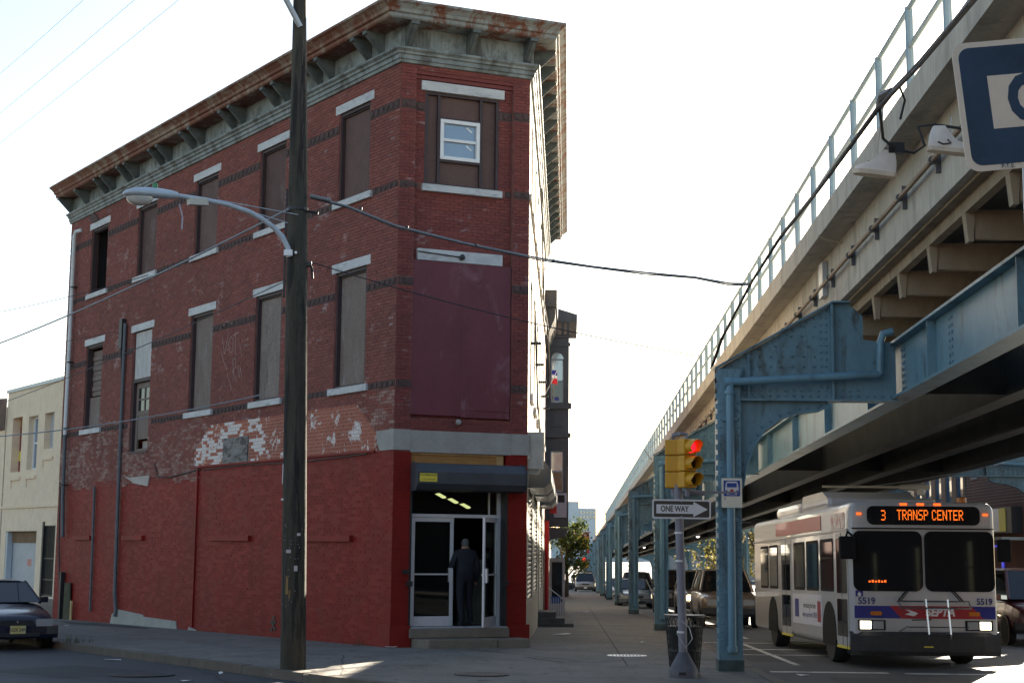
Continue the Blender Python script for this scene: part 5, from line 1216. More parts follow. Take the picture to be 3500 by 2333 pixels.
bs2 = plate('bus_stop_sign','white bus stop sign with a blue bus symbol on the nearest column','sign', SW(23.24,2.505,2.82), .315,.45, -SA, MT['scream'], rad=.02)
m = MB(); m.box(-.125,.125,-.005,-.001,-.05,.19); m.build('blue_field', MT['sblue'], bs2)
m = MB(); m.prism([(-.09,-.01),(.09,-.01),(.105,.06),(.09,.155),(.07,.175),(-.07,.175),(-.09,.155),(-.105,.06)], -.008, -.005); m.box(-.075,-.05,-.008,-.005,-.03,-.01); m.box(.05,.075,-.008,-.005,-.03,-.01); m.build('bus_symbol', MT['swhite'], bs2)
m = MB(); m.box(-.075,.075,-.010,-.008,.085,.15); m.lathe([(.001,-.002),(.013,-.002),(.013,0)],(-.08,-.008,.03),8,'y'); m.lathe([(.001,-.002),(.013,-.002),(.013,0)],(.08,-.008,.03),8,'y'); m.build('bus_glass', MT['sblue'], bs2)
m = MB(); m.lathe([(.001,-.003),(.028,-.003),(.028,0)],(0,-.008,.03),12,'y'); m.build('emblem', mat('emblem_red',(.55,.05,.03),.5,.1,3), bs2)
letters('lettering','3', .06, MT['ink'], bs2, FM(-.11,-.09), extrude=.0005); letters('lettering','Transit', .03, MT['swhite'], bs2, FM(0,-.035,-.0058), extrude=.0005)
m = MB(); m.box(-.02,.02,.006,.045,-.2,.2); m.build('clip', MT['galv'], bs2)
# large faded route sign at the right picture edge
th_ = R(5.6)
rsn = thing('route_sign','faded navy and cream sign with a big letter, tilted, at the right edge','sign',(2.83,8.0,0.0))
S0 = Vector((.0,0,3.985)); w2,h2,rad = .385,.365,.075
def rotp(x,z): return (x*math.cos(th_)-z*math.sin(th_), x*math.sin(th_)+z*math.cos(th_))
def rr_(w,h,r,n=6):
    out=[]
    for cx,cz,a0 in ((w-r,h-r,0),(-w+r,h-r,90),(-w+r,-h+r,180),(w-r,-h+r,270)):
        for k in range(n): a=R(a0+90*k/(n-1)); out.append((cx+r*math.cos(a),cz+r*math.sin(a)))
    return out
def SP(pts,y0,y1,name,m_,parent): m = MB(); m.prism([(rotp(a,b)[0]+S0.x,rotp(a,b)[1]+S0.z) for a,b in pts], y0, y1); return m.build(name,m_,parent)
pt_ = SP(rr_(w2,h2,rad), 0, .008, 'plate', MT['scream'], rsn)
SP(rr_(w2-.032,h2-.032,.06), -.003, .0, 'navy_field', MT['snavy'], pt_)
SP([(-.21,-.135),(.30,-.135),(.30,.165),(-.21,.165)], -.006, -.003, 'cream_field', MT['scream'], pt_)
def SL(txt,x,z,size,**k):
    a,b = rotp(x,z); M = Matrix.Translation((S0.x+a,-.0075,S0.z+b)) @ Matrix.Rotation(-th_,4,'Y') @ Matrix.Rotation(math.pi/2,4,'X'); letters('lettering',txt,size,MT['snavy'],pt_,M,**k)
SL('O', .005,.012,.36,bold=.016,extrude=.001,sx=.80); SL('P.T.E.', -.16,-.348,.034,extrude=.0005)
m = MB(); m.tube([(.0,.05,-.2),(.0,.05,4.3)], .03, 10); m.build('post', MT['galv'], rsn, smooth=True)
# litter bin
bn = thing('litter_bin','black wire mesh litter bin beside the signal post','litter bin', SW(22.35,1.70,.13))
m = MB(); n=26; r0,r1,H_=.21,.285,.82
for k in range(n):
    a=2*math.pi*k/n
    for dr in (1,-1):
        p=[]
        for j in range(6): t=j/5; aa=a+dr*t*1.1; r=r0+(r1-r0)*t; p.append((r*math.cos(aa),r*math.sin(aa),.03+H_*t))
        m.tube(p,.0045,4,cap=False)
m.build('mesh', MT['blackm'], bn, kind='stuff')
m = MB()
for z,r in ((.03,r0),(.36,.24),(.85,r1+.01)): m.lathe([(r-.012,0),(r+.012,0),(r+.012,.03),(r-.012,.03)],(0,0,z-.015),26)
m.build('hoop', MT['blackm'], bn, split=True)
m = MB(); m.lathe([(.01,.03),(r0*.95,.03),(.225,.40),(.255,.70),(.01,.72)],n=20); m.build('bin_liner', mat('black_liner',(.016,.016,.018),.45,.2,6), bn)
# far signals, sign and under-deck lamps
fsn = thing('axle_sign','yellow and red axle shop sign hanging far down the street by the columns','shop sign', SW(148,1.3,0))
m = MB(FS); m.box(.45,2.05,148,148.15,4.05,5.3); m.build('yellow_board', mat('sign_amber',(.62,.38,.02),.5,.1,3), fsn)
m = MB(FS); m.box(.45,2.05,147.9,148.1,5.3,5.62); m.build('red_board', mat('sign_brick_red',(.42,.035,.03),.5,.1,3), fsn)
m = MB(FS); m.box(1.75,2.05,147.9,148.0,3.7,4.05); m.tube([(-.8,148.1,5.75),(2.2,148.1,5.75)],.05,6); m.tube([(-.6,148.1,-.1),(-.6,148.1,6)],.08,6); m.build('frame', mat('sign_brick_red2',(.42,.035,.03),.5,.1,3), fsn)
fo = Vector(fsn.location)
for txt,sz,w,h,mm in (('P.W.A.D.',.30,1.25,5.45,MT['scream']),('AXLE',.36,1.25,5.0,MT['ink']),('& AUTO',.30,1.25,4.55,MT['ink'])):
    letters('lettering',txt,sz,mm,fsn,facing(SW(147.85,w,h)-fo,WD),extrude=.01)
fs1 = signal_head('small far signal showing red at the crossing at the end of the sidewalk', SW(156,1.55,2.3), -SA+R(15), True)
signal_head('far yellow signal turned away beside the small red signal', SW(157,2.0,2.4), -SA-R(90), False)
for o_ in (fs1,): o_.scale = (1.6,1.6,1.6)
fp = thing('far_signal_post','thin pale post carrying the far signal and a small arrow sign','signal post', SW(156,1.55,0)); m = MB(); m.tube([(0,0,-.1),(0,0,2.3)],.07,8); m.lathe([(.3,0),(.2,.1),(.07,.3)],n=10); m.build('post', MT['swhite'], fp)
m = MB(); m.box(-.6,.9,-.05,0,1.75,2.05); m.build('arrow_sign', MT['sblack'], fp)
for k,(u,w) in enumerate(((95,12.2),(96.5,12.6))): signal_head(['left of the two yellow signals seen from behind by the far trees','right of the two yellow signals seen from behind by the far trees'][k], SW(u,w-2.0,3.1), math.pi-SA, False)
wl_ = emit('lit_white_lamp',(1,1,.95),2.5)
ll = ['second','third','fourth','fifth','sixth']
for k,(u,w) in enumerate(((66,9.5),(84,9.2),(101,8.6),(118,8.5),(140,7.0))):
    t = thing('under_deck_lamp', ll[k]+' white lamp hanging under the viaduct, counting from the bus', 'street light', SW(u,w,4.2), (0,0,-SA), group='lamps under the viaduct')
    m = MB(); m.lathe([(.02,.25),(.09,.2),(.16,.05),(.13,0)],n=10); m.tube([(0,0,.25),(0,0,.35),(1.2,0,.35)],.03,6); m.build('lamp_head', MT['lampbody'], t)
    m = MB(); m.lathe([(.01,-.08),(.08,-.06),(.12,0)],n=10); m.build('lens', wl_, t)
t = thing('under_deck_lamp', 'grey cobra head lamp on a horizontal arm just above the bus roof', 'street light', SW(36.5,8.3,3.72), (0,0,-SA), group='lamps under the viaduct')
m = MB(); m.loft([[(x,hw*math.cos(a*.785),up*math.sin(a*.785)) for a in range(8)] for x,hw,up in ((-.35,.04,.05),(-.1,.09,.08),(.25,.13,.09),(.36,.06,.05))]); m.tube([(-.35,0,0),(-2.2,0,.0)],.03,6); m.build('lamp_head', mat('cream_lamp_paint',(.45,.43,.38),.5,.1,4), t, smooth=True)
m = MB(); m.lathe([(.01,-.2),(.08,-.18),(.12,-.08),(.12,-.05)],(.15,0,0),12); m.build('lens', MT['lens'], t, smooth=True)
wire('pale wire stretched under the viaduct above the bus', catenary(SW(37,7.2,3.75),SW(37,10.6,4.35),.05,8), .012, MT['cableg'])
# litter
LT = [(21.5,-5.4,.006,.16,'white paper scrap in the gutter left of the pole'),(26.3,-7.9,.006,.28,'crumpled white paper in the gutter by the parked sedan'),(29.3,-3.4,.136,.22,'flat pale card lying at the foot of the red corner pier'),(36.5,-.15,.15,.5,'white board lying on the pavement by the stoop'),(24.6,3.75,.006,.25,'white paper lying in the road right of the nearest column'),(23.2,-5.3,.006,.13,'small white wrapper in the side street gutter'),(60,.6,.14,.5,'pale scrap on the pavement far beyond the stoop'),(33.0,1.6,.136,.12,'small white scrap on the pavement near the second column'),(38.5,-12.8,.14,.15,'white scrap on the patched paving by the red wall')]
for i,(u,w,h,s_,lab) in enumerate(LT):
    r_ = random.Random(i); m = MB(); a=r_.uniform(0,3)
    V=[]; 
    for x,y in ((-1,-.6),(0,-.7),(1,-.4),(1,.5),(0,.6),(-1,.4)): V.append((x*s_*.5*math.cos(a)-y*s_*.4*math.sin(a), x*s_*.5*math.sin(a)+y*s_*.4*math.cos(a), r_.uniform(0,.03)+.004))
    n=6; m.add(V+[(x,y,z-.004) for x,y,z in V],[tuple(range(n)),tuple(range(n,2*n))[::-1]]+[(k,(k+1)%n,n+(k+1)%n,n+k) for k in range(n)])
    o = m.build('litter', MT['paper']); o.location = SW(u,w,h); tag(o, lab, 'litter', 'litter on the ground')
# ------------------------------------------------------------------ vehicles
RUB = mat('tyre_rubber',(.018,.018,.018),.85,.2,8); RIM = mat('wheel_rim',(.35,.36,.37),.4,.1,5,metallic=.6)
CGL = glassy('vehicle_glass',(.010,.012,.014),.22,.03); CHR = mat('chrome',(.6,.6,.6),.2,.05,4,metallic=.9)
HLO = glassy('unlit_headlamp',(.30,.31,.32),.8,.1); HLI = emit('lit_headlamp',(1.0,.88,.6),14.0); HL2 = emit('lit_bus_headlamp',(1.0,.93,.7),3.0)
AMB = mat('amber_lens',(.55,.16,.01),.35,.1,4); AML = emit('lit_amber_marker',(1.0,.14,.02),.8); TAIL = mat('tail_lens',(.4,.02,.02),.35,.1,4)
def wheel(parent, x, y, r, wd, sgn):
    m = MB(); m.lathe([(r*.62,-wd/2),(r*.95,-wd/2),(r,-wd*.3),(r,wd*.3),(r*.95,wd/2),(r*.62,wd/2)],(x,y,r),22,'x'); w_ = m.build('wheel', RUB, parent, smooth=True)
    m = MB(); m.lathe([(.01,-wd*.3*-sgn),(r*.25,.34*wd*sgn),(r*.5,.22*wd*sgn),(r*.63,.42*wd*sgn)],(x,y,r),18,'x'); m.build('rim', RIM, w_, smooth=True)
def rrect(x0,x1,z0,z1,r,n=6):
    out=[]
    for cx,cz,a0 in ((x1-r,z1-r,0),(x0+r,z1-r,90),(x0+r,z0+r,180),(x1-r,z0+r,270)):
        for k in range(n): a=R(a0+90*k/(n-1)); out.append((cx+r*math.cos(a),cz+r*math.sin(a)))
    return out
def make_bus():
    white = mat('bus_white_paint',(.46,.445,.445),.32,.06,2,coat=.4,stain=(.40,.37,.34),stain_scale=1.4,stain_at=(.58,.8)); silver = mat('bus_silver',(.38,.37,.36),.4,.1,2)
    red = mat('bus_red',(.34,.018,.03),.35,.08,3,coat=.3); blu = mat('bus_blue',(.018,.022,.20),.35,.1,3,coat=.3); blk = mat('bus_black_trim',(.012,.012,.013),.8,.2,5,spec=.15)
    t = thing('city_bus','white city bus with orange destination display coming towards the camera under the viaduct','bus',SW(27.0,6.27,0),(math.atan(GR),0,-R(.36)))
    L = 11.0
    def ring(y, k, zt, dz=0): # rounded box section, shrunk by k
        w = 1.30-k; return [(a,y,b) for a,b in rrect(-w,w,.30+dz,zt,.16,5)]
    m = MB(); m.loft([ring(.0,.10,2.80,.05),ring(.02,.05,2.85,.02),ring(.08,.015,2.89),ring(.2,0,2.90),ring(1,0,2.90),ring(L-.2,0,2.90),ring(L,.05,2.86)]); body = m.build('body', white, t, smooth=True)
    # front
    def FPl(pts, y0, y1, name, m_, parent=body): q = MB(); q.prism(pts, y0, y1); return q.build(name, m_, parent)
    for x0,x1 in ((-1.245,-.02),(.02,1.245)): FPl(rrect(x0,x1,1.33,2.38,.13), -.022, .02, 'windscreen', CGL)
    FPl(rrect(-.98,1.02,2.49,2.82,.11), -.02, .03, 'destination_glass', CGL)
    m = MB(); m.box(-1.25,1.25,-.03,.02,2.415,2.435); m.build('brow_groove', blk, body)
    m = MB(); m.box(-1.235,1.235,-.006,.03,.86,1.075); m.build('blue_band', blu, body)
    FPl([(-.42,.858),(-.62,1.077),(.82,1.077),(1.02,.858)], -.010, 0, 'red_band', red)
    m = MB(); m.prism([(-.36,.93),(-.25,.97),(-.36,1.01),(-.28,1.01),(-.12,.95),(-.2,.90)], -.013,-.009); m.build('emblem', MT['swhite'], body)
    letters('lettering','SEPTA',.185,MT['swhite'],body,FM(.26,.965,-.0125),bold=.008,extrude=.001,shear=.25)
    navy = mat('bus_number_blue',(.03,.04,.16),.5,.1,3)
    letters('lettering','5519',.155,navy,body,FM(-1.02,1.155,-.004),extrude=.004,bold=.004); letters('lettering','5519',.155,navy,body,FM(1.05,1.155,-.004),extrude=.004,bold=.004,sx=.9)
    m = MB(); m.box(-1.21,-1.08,-.006,.02,1.235,1.34); ac = m.build('access_sign', blu, body)
    m = MB(); m.lathe([(.018,-.002),(.032,-.002),(.032,0),(.018,0)],(-1.145,-.007,1.27),12,'y'); m.box(-1.155,-1.14,-.009,-.006,1.275,1.315); m.build('wheelchair_symbol', MT['swhite'], ac)
    for s in (-1,1):
        m = MB(); x=.94*s; m.box(x-.24,x+.24,-.012,.02,.655,.83); h = m.build('headlamp_bezel', blk, body)
        m = MB(); a=s*1.05; m.box(a-.095,a+.095,-.02,-.01,.675,.81); m.build('headlamp', HL2, h)
        m = MB(); a=s*.83; m.box(a-.095,a+.095,-.02,-.01,.675,.81); m.build('headlamp', HLO, h)
        m = MB(); m.prism(rrect(s*.86-.10,s*.86+.10,.91,.98,.03), -.03, 0); m.build('turn_lamp', AMB, body)
        m = MB(); x=1.12*s; m.box(x-.045,x+.045,-.02,.02,2.66,2.70); m.build('marker_lamp', AML, body)
    for x in (-.32,-.02,.28): m = MB(); m.box(x-.06,x+.06,-.01,.05,2.835,2.875); m.build('marker_lamp', AML, body)
    m = MB(); m.lathe([(.08,0),(.09,.02),(.085,.10),(.02,.12)],(.80,.3,2.89),12); m.build('beacon', AMB, body)
    bmp = mat('bus_bumper',(.028,.027,.027),.7,.25,4)
    m = MB(); m.loft([[(x,y+(abs(x)/1.3)**3*.18,z) for x in (-1.32,-1.0,-.5,0,.5,1.0,1.32)] for y,z in ((-.14,.24),(-.17,.30),(-.17,.56),(-.12,.63),(.1,.63),(.1,.24))], closed=False, caps=False); m.build('bumper', bmp, t)
    m = MB(); m.box(-1.3,1.3,-.02,.12,.22,.30); m.build('skirt', bmp, t)
    m = MB(); m.box(-.08,.08,-.185,-.17,.37,.39); m.build('bumper_mark', MT['yellow'], t)
    # dot matrix display
    G = {'3':'0111010001000010011000001100010111 0','T':'11111 00100 00100 00100 00100 00100 00100','R':'11110 10001 10001 11110 10100 10010 10001','A':'01110 10001 10001 11111 10001 10001 10001','N':'10001 11001 11001 10101 10011 10011 10001','S':'01111 10000 10000 01110 00001 00001 11110','P':'11110 10001 10001 11110 10000 10000 10000','C':'01110 10001 10000 10000 10000 10001 01110','E':'11111 10000 10000 11110 10000 10000 11111',' ':'0'*35}
    G['3'] = '11110 00001 00001 01110 00001 00001 11110'
    led = MB(); dx,dz = .0158,.0262
    def put(txt,x0,zt):
        x=x0
        for ch in txt:
            b=G[ch].replace(' ','')
            for r_ in range(7):
                for c_ in range(5):
                    if b[r_*5+c_]=='1': cx=x+c_*dx; cz=zt-r_*dz; led.box(cx-dx*.42,cx+dx*.42,-.026,-.021,cz-dz*.40,cz+dz*.40)
            x+=dx*6 if ch!=' ' else dx*3.2
        return x
    put('3',-.72,2.735); put('TRANSP CENTER',-.44,2.745)
    led.build('led_text', emit('lit_orange_led',(1.0,.17,.015),.75), body, kind='stuff')
    m = MB(); 
    for k in range(6): m.box(-.98+k*.055,-.945+k*.055,-.026,-.022,1.48,1.51+.012*(k%2))
    m.build('route_led', AML, body)
    # wipers, mirrors, bike rack
    m = MB(); m.tube([(-.28,-.05,1.40),(-.50,-.06,1.14)],.014,6); m.tube([(-.24,-.05,1.40),(-.44,-.06,1.16)],.010,6); m.tube([(.45,-.05,1.40),(.68,-.06,1.14)],.014,6); m.tube([(.40,-.05,1.40),(.62,-.06,1.16)],.010,6); m.build('wiper', blk, t, split=True)
    m = MB(); m.box(-1.50,-1.22,-.18,-.02,1.88,2.28); m.box(1.30,1.52,-.15,.0,1.85,2.25); m.build('mirror', blk, t, bevel=.03, split=True); m = MB(); m.tube([(-1.25,.0,2.3),(-1.35,-.1,2.36),(-1.38,-.1,2.25)],.02,6); m.build('mirror_arm', blk, t)
    m = MB()
    for z,y in ((1.16,-.20),(1.05,-.34)): m.tube([(-.52,y,z),(.72,y,z)],.016,6)
    for x in (-.04,.34): m.tube([(x,-.22,1.20),(x+.02,-.30,.60),(x+.03,-.22,.52)],.016,6)
    m.tube([(-.02,-.29,.62),(.36,-.29,.62)],.014,6); m.tube([(-.40,-.26,.72),(.68,-.26,.72)],.012,6); m.tube([(-.30,-.25,.84),(.04,-.25,.85)],.014,6); m.tube([(-.48,-.1,.64),(-.40,-.25,.72)],.014,6)
    m.tube([(-.52,-.2,1.16),(-.5,-.34,1.05)],.014,6); m.tube([(.72,-.2,1.16),(.70,-.34,1.05)],.014,6); m.build('bike_rack', CHR, t, smooth=True)
    # visible side (kerb side)
    X=-1.30
    def side(y0,y1,z0,z1,name,m_,parent=body,d=.008,r=.06):
        q=MB(); q.prism(rrect(y0,y1,z0,z1,r,4), X-d, X+.02, 'x'); return q.build(name,m_,parent)
    rub = blk
    for y0,y1 in ((1.38,2.62),(2.80,4.05),(4.22,5.45),(7.45,8.55),(8.75,9.85)):
        side(y0,y1,1.30,2.28,'window_gasket',rub,d=.006); side(y0+.05,y1-.05,1.36,2.22,'window',CGL,d=.012)
    side(1.43,2.57,1.90,1.94,'window_bar',rub,d=.016,r=.015)
    for y0,y1 in ((.16,1.14),(5.78,6.98)):
        dd = side(y0,y1,.36,2.36,'door',silver,d=.010,r=.04); ym=(y0+y1)/2
        for a,b in ((y0+.07,ym-.04),(ym+.04,y1-.07)):
            side(a,b,1.28,2.26,'door_glass',CGL,dd,d=.016,r=.04); side(a,b,.52,1.18,'door_glass',CGL,dd,d=.016,r=.04)
        side(ym-.012,ym+.012,.36,2.36,'door_gap',rub,dd,d=.014,r=.005); side(y0-.03,y1+.03,.31,.355,'sill_strip',MT['yellow'],dd,d=.012,r=.01)
    side(2.5,7.6,2.46,2.74,'roof_stripe',red,d=.012,r=.02); side(.35,1.5,2.44,2.72,'roof_stripe',mat('faded_bus_red',(.40,.16,.15),.4,.3,6,stain=(.55,.52,.5),stain_scale=6,stain_at=(.45,.55)),d=.010,r=.02)
    side(.1,L-.1,2.385,2.42,'drip_rail',silver,d=.02,r=.01)
    ad = side(2.55,5.6,.62,1.22,'advert_panel',mat('advert_white',(.55,.54,.58),.5,.08,3),d=.011,r=.01)
    def SMt(y,z): return Matrix(((0,0,-1,X-.0125),(-1,0,0,y),(0,1,0,z),(0,0,0,1)))
    letters('lettering','introducing the faster',.15,MT['ink'],ad,SMt(3.75,1.0),extrude=.0006); letters('lettering','way to pay from CHASE',.15,navy,ad,SMt(3.75,.82),extrude=.0006)
    m = MB(); m.prism(rrect(4.9,5.35,.75,1.12,.02,3), X-.0125, X-.011,'x'); m.build('advert_photo', blu, ad)
    m = MB(); m.prism(rrect(2.62,2.95,.70,1.1,.02,3), X-.0125, X-.011,'x'); m.build('advert_photo', red, ad)
    for yc in (1.85,8.15):
        pts=[(yc+.62*math.cos(R(a)),.50+.62*math.sin(R(a))) for a in range(-15,196,15)]
        m = MB(); m.prism(pts, X-.014, X+.3, 'x'); m.build('wheel_arch', blk, body)
        for s in (-1,1): wheel(t, s*1.14, yc, .49, .30, s)
    m = MB(); m.box(-1.1,1.1,2.9,5.6,2.88,3.12); m.build('roof_pod', white, t, bevel=.12); m = MB(); m.box(-.95,.95,6.6,9.6,2.88,3.20); m.build('roof_pod', white, t, bevel=.12)
    m = MB(); m.prism([(3.6,3.10),(4.3,3.30),(6.4,3.30),(6.6,3.1)], -.9,.9,'x'); m.build('roof_hatch', silver, t)
    # dim interior: driver's bulkhead and seats seen through the screens
    return t
make_bus()

def make_car(kind, label, loc, rz, paint, lit=False, detail=False, plate_=None, tilt=True, rough=.3):
    """kind -> list of stations (y, half width, z bottom, z belt) and a greenhouse"""
    K = {'sedan':dict(L=4.6,body=[(.0,.60,.28,.55),(.06,.74,.22,.66),(.25,.82,.20,.74),(1.25,.86,.18,.90),(1.6,.87,.18,.94),(3.5,.87,.18,.95),(4.2,.84,.20,.98),(4.5,.78,.24,.92),(4.6,.70,.30,.8)],gh=(1.35,2.05,3.25,3.95,.94,1.40),wy=(.85,3.55),wr=.31),
         'suv':dict(L=4.6,body=[(.0,.70,.38,.78),(.05,.84,.34,.90),(.2,.90,.30,1.0),(1.1,.92,.28,1.08),(1.4,.92,.28,1.12),(4.2,.92,.28,1.14),(4.5,.90,.32,1.12),(4.6,.86,.36,1.05)],gh=(1.15,1.75,4.2,4.5,1.10,1.78),wy=(.85,3.55),wr=.37),
         'van':dict(L=4.9,body=[(.0,.72,.32,.75),(.06,.88,.28,.88),(.3,.94,.25,.96),(.9,.97,.24,1.06),(1.2,.98,.24,1.10),(4.6,.98,.24,1.12),(4.85,.96,.28,1.12),(4.9,.92,.32,1.05)],gh=(.75,1.6,4.6,4.85,1.08,1.82),wy=(.85,3.75),wr=.34)}[kind]
    cp = mat(label.split(' ')[0]+'_car_paint', paint, rough, .12, 3, coat=.5)
    t = thing('parked_car' if not lit else 'waiting_car', label, {'sedan':'car','suv':'SUV','van':'van'}[kind], loc, (math.atan(GR) if tilt else 0,0,rz), group='cars on the streets')
    def sec(y,hw,zb,zt): return [(-hw*.90,y,zb),(-hw,y,zb+.12),(-hw*1.0,y,(zb+zt)*.5+.05),(-hw*.96,y,zt-.03),(-hw*.82,y,zt),(0,y,zt+.035),(hw*.82,y,zt),(hw*.96,y,zt-.03),(hw,y,(zb+zt)*.5+.05),(hw,y,zb+.12),(hw*.90,y,zb)]
    m = MB(); m.loft([sec(*s) for s in K['body']]); b = m.build('body', cp, t, smooth=True); ss = b.modifiers.new('s','SUBSURF'); ss.levels = ss.render_levels = 1
    y0,y1,y2,y3,zb,zt = K['gh']; hw = max(s[1] for s in K['body']); wb,wt = hw*.90,hw*.70
    m = MB(); V=[(-wb,y0,zb),(wb,y0,zb),(wt,y1,zt-.03),(-wt,y1,zt-.03),(-wb,y3,zb),(wb,y3,zb),(wt,y2,zt-.03),(-wt,y2,zt-.03)]
    def pane(a,b_,c,d,nm): q=MB(); q.add([V[i] for i in (a,b_,c,d)],[(0,1,2,3)]); o=q.build(nm,CGL,t); md=o.modifiers.new('t','SOLIDIFY'); md.thickness=.012; return o
    pane(0,1,2,3,'windscreen'); pane(5,4,7,6,'rear_window'); pane(0,3,7,4,'side_window'); pane(1,5,6,2,'side_window')
    m = MB(); m.loft([[(-wt-.03,y1-.03,zt-.045),(-wt*.8,y1-.03,zt-.005),(0,y1-.02,zt+.01),(wt*.8,y1-.03,zt-.005),(wt+.03,y1-.03,zt-.045)],[(-wt-.02,(y1+y2)/2,zt-.02),(-wt*.8,(y1+y2)/2,zt+.025),(0,(y1+y2)/2,zt+.04),(wt*.8,(y1+y2)/2,zt+.025),(wt+.02,(y1+y2)/2,zt-.02)],[(-wt-.03,y2+.03,zt-.045),(-wt*.8,y2+.03,zt-.005),(0,y2+.02,zt+.01),(wt*.8,y2+.03,zt-.005),(wt+.03,y2+.03,zt-.045)]]); m.build('roof', cp, t, smooth=True)
    m = MB()
    for i,j in ((0,3),(1,2),(4,7),(5,6)): m.tube([V[i],V[j]],.04,6)
    for s in (-1,1):
        for f in ((.36,) if kind=='sedan' else (.30,.62)):
            a=Vector((s*wb,y0+(y3-y0)*(f+.08),zb)); c=Vector((s*wt,y1+(y2-y1)*f,zt-.03)); m.tube([tuple(a),tuple(c)],.035,6)
    m.build('pillars', cp, t)
    for s in (-1,1):
        for y in K['wy']:
            q=MB(); r=K['wr']*1.14; q.prism([(y+r*math.cos(R(a)),K['wr']+r*math.sin(R(a))) for a in range(0,360,24)], s*(hw-.01), s*(hw+.004), 'x'); q.build('wheel_arch', MT['blackm'], b)
            wheel(t, s*(hw-.09), y, K['wr'], .20, s)
    zf = K['body'][1][3]
    for s in (-1,1):
        q=MB(); h=.13 if kind=='sedan' else .17; q.prism(rrect(s*.55-.17,s*.55+.17,zf-h-.05,zf-.03,.03,3), -.02, .16); q.build('headlamp', HLI if (lit and s<0) else HLO, b)
        q=MB(); q.cbox(s*(hw+.08), y0+.35, zb+.05, .16,.10,.12); q.build('mirror', cp, b)
    q=MB(); q.prism(rrect(-.33,.33,zf-.17,zf-.05,.03,3), -.012, .12); q.build('grille', MT['blackm'], b)
    zb2=K['body'][1][2]; q=MB(); q.loft([[(x*(hw-.02),y+abs(x)**3*.12,z) for x in (-1,-.7,-.3,0,.3,.7,1)] for y,z in ((-.05,zb2+.02),(-.08,zb2+.10),(-.07,zb2+.26),(.05,zb2+.28),(.1,zb2+.02))],closed=False,caps=False); q.build('bumper', cp if kind=='sedan' else MT['blackm'], b)
    q=MB(); q.box(-.45,.45,-.085,-.06,zb2+.06,zb2+.14); q.build('air_intake', MT['blackm'], b)
    if plate_:
        q=MB(); q.box(-.155,.155,-.10,-.085,zb2+.12,zb2+.28); pl=q.build('number_plate', mat('plate_yellow',(.60,.48,.12),.5,.1,3,c2=(.66,.62,.40)), b)
        letters('lettering', plate_, .10, mat('plate_ink',(.03,.03,.05),.6,.1,3), pl, FM(0,zb2+.195,-.1015), extrude=.0008, bold=.002, sx=.85)
        q=MB(); q.lathe([(.001,-.02),(.025,-.018),(.025,0)],(.0,-.02,zf-.09),10,'y'); q.build('badge', CHR, b)
    else:
        q=MB(); q.box(-.15,.15,-.10,-.085,zb2+.12,zb2+.24); q.build('number_plate', MT['scream'], b)
    return t
p = Vector((-9.55,29.6,0)); p.z = gz(p.x,p.y)
sd_ = make_car('sedan','dark navy sedan with a yellow plate parked at the side street kerb',p,-AL-R(4)+0,(.008,.012,.028),detail=True,plate_='RGX 34N',rough=.25); sd_.scale = (.95,.95,.95)
sz = -SA
make_car('suv','gold off-roader with one headlight glowing, waiting behind the bus',SW(57,5.15,0),sz,(.17,.13,.08),lit=True)
make_car('van','black van with its nose beside the gold off-roader',SW(64,4.75,0),sz,(.012,.012,.014))
make_car('suv','dark SUV parked between the third and fourth columns',SW(86,4.0,0),sz,(.015,.018,.02))
make_car('sedan','grey-blue sedan parked beyond the dark SUV',SW(74,3.3,0),sz,(.10,.13,.16))
make_car('sedan','pale sedan parked past the fourth column',SW(97,3.3,0),sz,(.42,.42,.42))
make_car('sedan','sunlit black sedan further down the middle lane',SW(104,6.6,0),sz,(.03,.03,.03))
make_car('van','silver-brown van facing the camera at the end of the sidewalk',SW(140,2.0-.4,0),sz,(.26,.22,.19))
make_car('suv','white pickup crossing at the far end of the sidewalk',SW(165,-1.5,0),sz+R(90),(.6,.6,.6))
make_car('sedan','dark green sedan queued behind the white pickup',SW(172,1.2,0),sz+R(90),(.03,.06,.06))
make_car('van','dark red minivan half hidden behind the right side of the bus',SW(36.5,11.55,0),sz+R(180)*0,(.10,.016,.018))
make_car('suv','brown off-roader mostly hidden behind the first column and the bus',SW(47,5.0,0),sz,(.15,.11,.08))
make_car('sedan','small silver car far down the right lane',SW(128,8.8,0),sz,(.4,.4,.42))

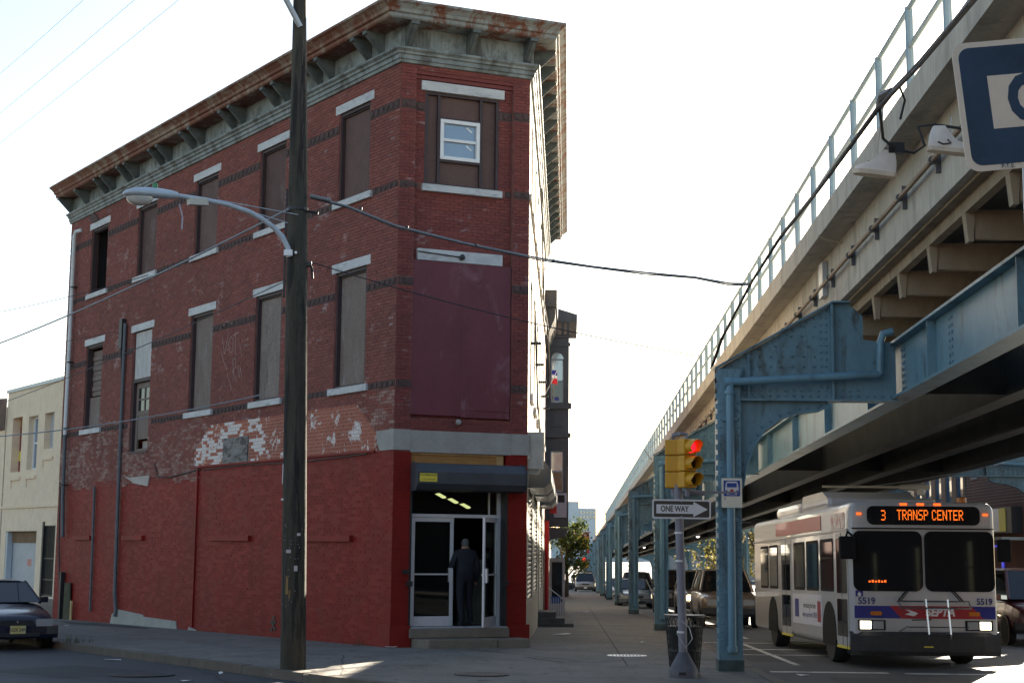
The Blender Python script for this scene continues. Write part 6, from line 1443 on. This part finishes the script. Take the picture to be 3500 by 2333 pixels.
# ------------------------------------------------------------------ people
SKIN = mat('skin',(.30,.17,.11),.6,.08,6)
def person(label, loc, rz, joints, rad, cloth, hair, legs=None, scale=1.0):
    t = thing('person', label, 'person', loc, (0,0,rz)); t.scale = (scale,)*3
    me = bpy.data.meshes.new('body'); names = list(joints); idx = {n:i for i,n in enumerate(names)}
    E = [('pelvis','waist'),('waist','chest'),('chest','neck'),('neck','head'),('head','crown'),('chest','lsh'),('lsh','lel'),('lel','lwr'),('lwr','lha'),('chest','rsh'),('rsh','rel'),('rel','rwr'),('rwr','rha'),('pelvis','lhip'),('lhip','lkn'),('lkn','lan'),('lan','ltoe'),('pelvis','rhip'),('rhip','rkn'),('rkn','ran'),('ran','rtoe')]
    me.from_pydata([joints[n] for n in names], [(idx[a],idx[b]) for a,b in E], [])
    ob = bpy.data.objects.new('body', me); COL.objects.link(ob)
    ob.modifiers.new('skin','SKIN'); sv = me.skin_vertices[0].data
    for n in names: sv[idx[n]].radius = rad[n] if isinstance(rad[n],tuple) else (rad[n],rad[n])
    sv[idx['pelvis']].use_root = True
    sb_ = ob.modifiers.new('sub','SUBSURF'); sb_.levels = 2; sb_.render_levels = 2
    dg = bpy.context.evaluated_depsgraph_get(); nm = bpy.data.meshes.new_from_object(ob.evaluated_get(dg)); bpy.data.objects.remove(ob)
    nm.materials.clear()
    for m_ in (cloth[0], cloth[1], SKIN, hair, MT['blackm']): nm.materials.append(m_)
    hz_ = joints['head'][2]; wz = joints['waist'][2]; az = joints['lan'][2]
    hands = [Vector(joints[k]) for k in ('lha','rha')]; wr_ = [Vector(joints[k]) for k in ('lwr','rwr')]
    for p in nm.polygons:
        c = p.center; p.use_smooth = True; k = 0
        if c.z < .10: k = 4
        elif c.z < wz-.05 and all((c-h).length>.13 for h in hands): k = 1
        if any((c-h).length < .09 for h in hands): k = 2
        if c.z > joints['neck'][2]+.02: k = 2
        if c.z > hz_+.03 or (c.z > hz_-.05 and c.y > joints['head'][1]+.0): k = 3
        p.material_index = k
    link('body', nm, None, t)
    return t
J = dict(pelvis=(0,0,.98),waist=(0,.0,1.12),chest=(0,-.01,1.36),neck=(0,0,1.52),head=(0,-.01,1.63),crown=(0,0,1.74),lsh=(-.19,0,1.43),lel=(-.26,.03,1.14),lwr=(-.26,-.06,.90),lha=(-.25,-.09,.80),rsh=(.19,0,1.43),rel=(.28,-.05,1.16),rwr=(.25,-.25,1.02),rha=(.23,-.34,1.02),lhip=(-.10,0,.93),lkn=(-.12,-.10,.52),lan=(-.12,.02,.09),ltoe=(-.13,-.15,.04),rhip=(.10,0,.93),rkn=(.11,.03,.51),ran=(.11,.16,.10),rtoe=(.12,.0,.04))
RD = dict(pelvis=(.16,.12),waist=(.155,.11),chest=(.18,.12),neck=.06,head=(.085,.10),crown=(.06,.07),lsh=.075,lel=.055,lwr=.042,lha=.036,rsh=.075,rel=.055,rwr=.042,rha=.036,lhip=.095,lkn=.070,lan=.05,ltoe=.042,rhip=.095,rkn=.070,ran=.05,rtoe=.042)
coat = mat('dark_navy_coat',(.010,.012,.020),.8,.2,6); trs = mat('navy_trousers',(.008,.009,.016),.85,.2,6); hairg = mat('grey_hair',(.10,.10,.10),.8,.2,12)
RDB = {k:(tuple(x*1.16 for x in v) if isinstance(v,tuple) else v*1.12) for k,v in RD.items()}; RDB['head']=(.088,.10)
pp = person('person in dark jacket and trousers stepping through the open store door', FC(1.60,-.18,-.052), R(202), J, RDB, (coat,trs), hairg)
J2 = dict(J); J2['rkn']=(.11,-.12,.52); J2['ran']=(.11,-.10,.1); J2['rtoe']=(.12,-.25,.05); J2['head']=(0,-.08,1.62); J2['crown']=(0,-.09,1.72)
person('person in black walking on the sidewalk far down by the white pickup', SW(152,.55,.13), -SA+R(20), J2, RD, (MT['blackm'],MT['blackm']), MT['blackm'])
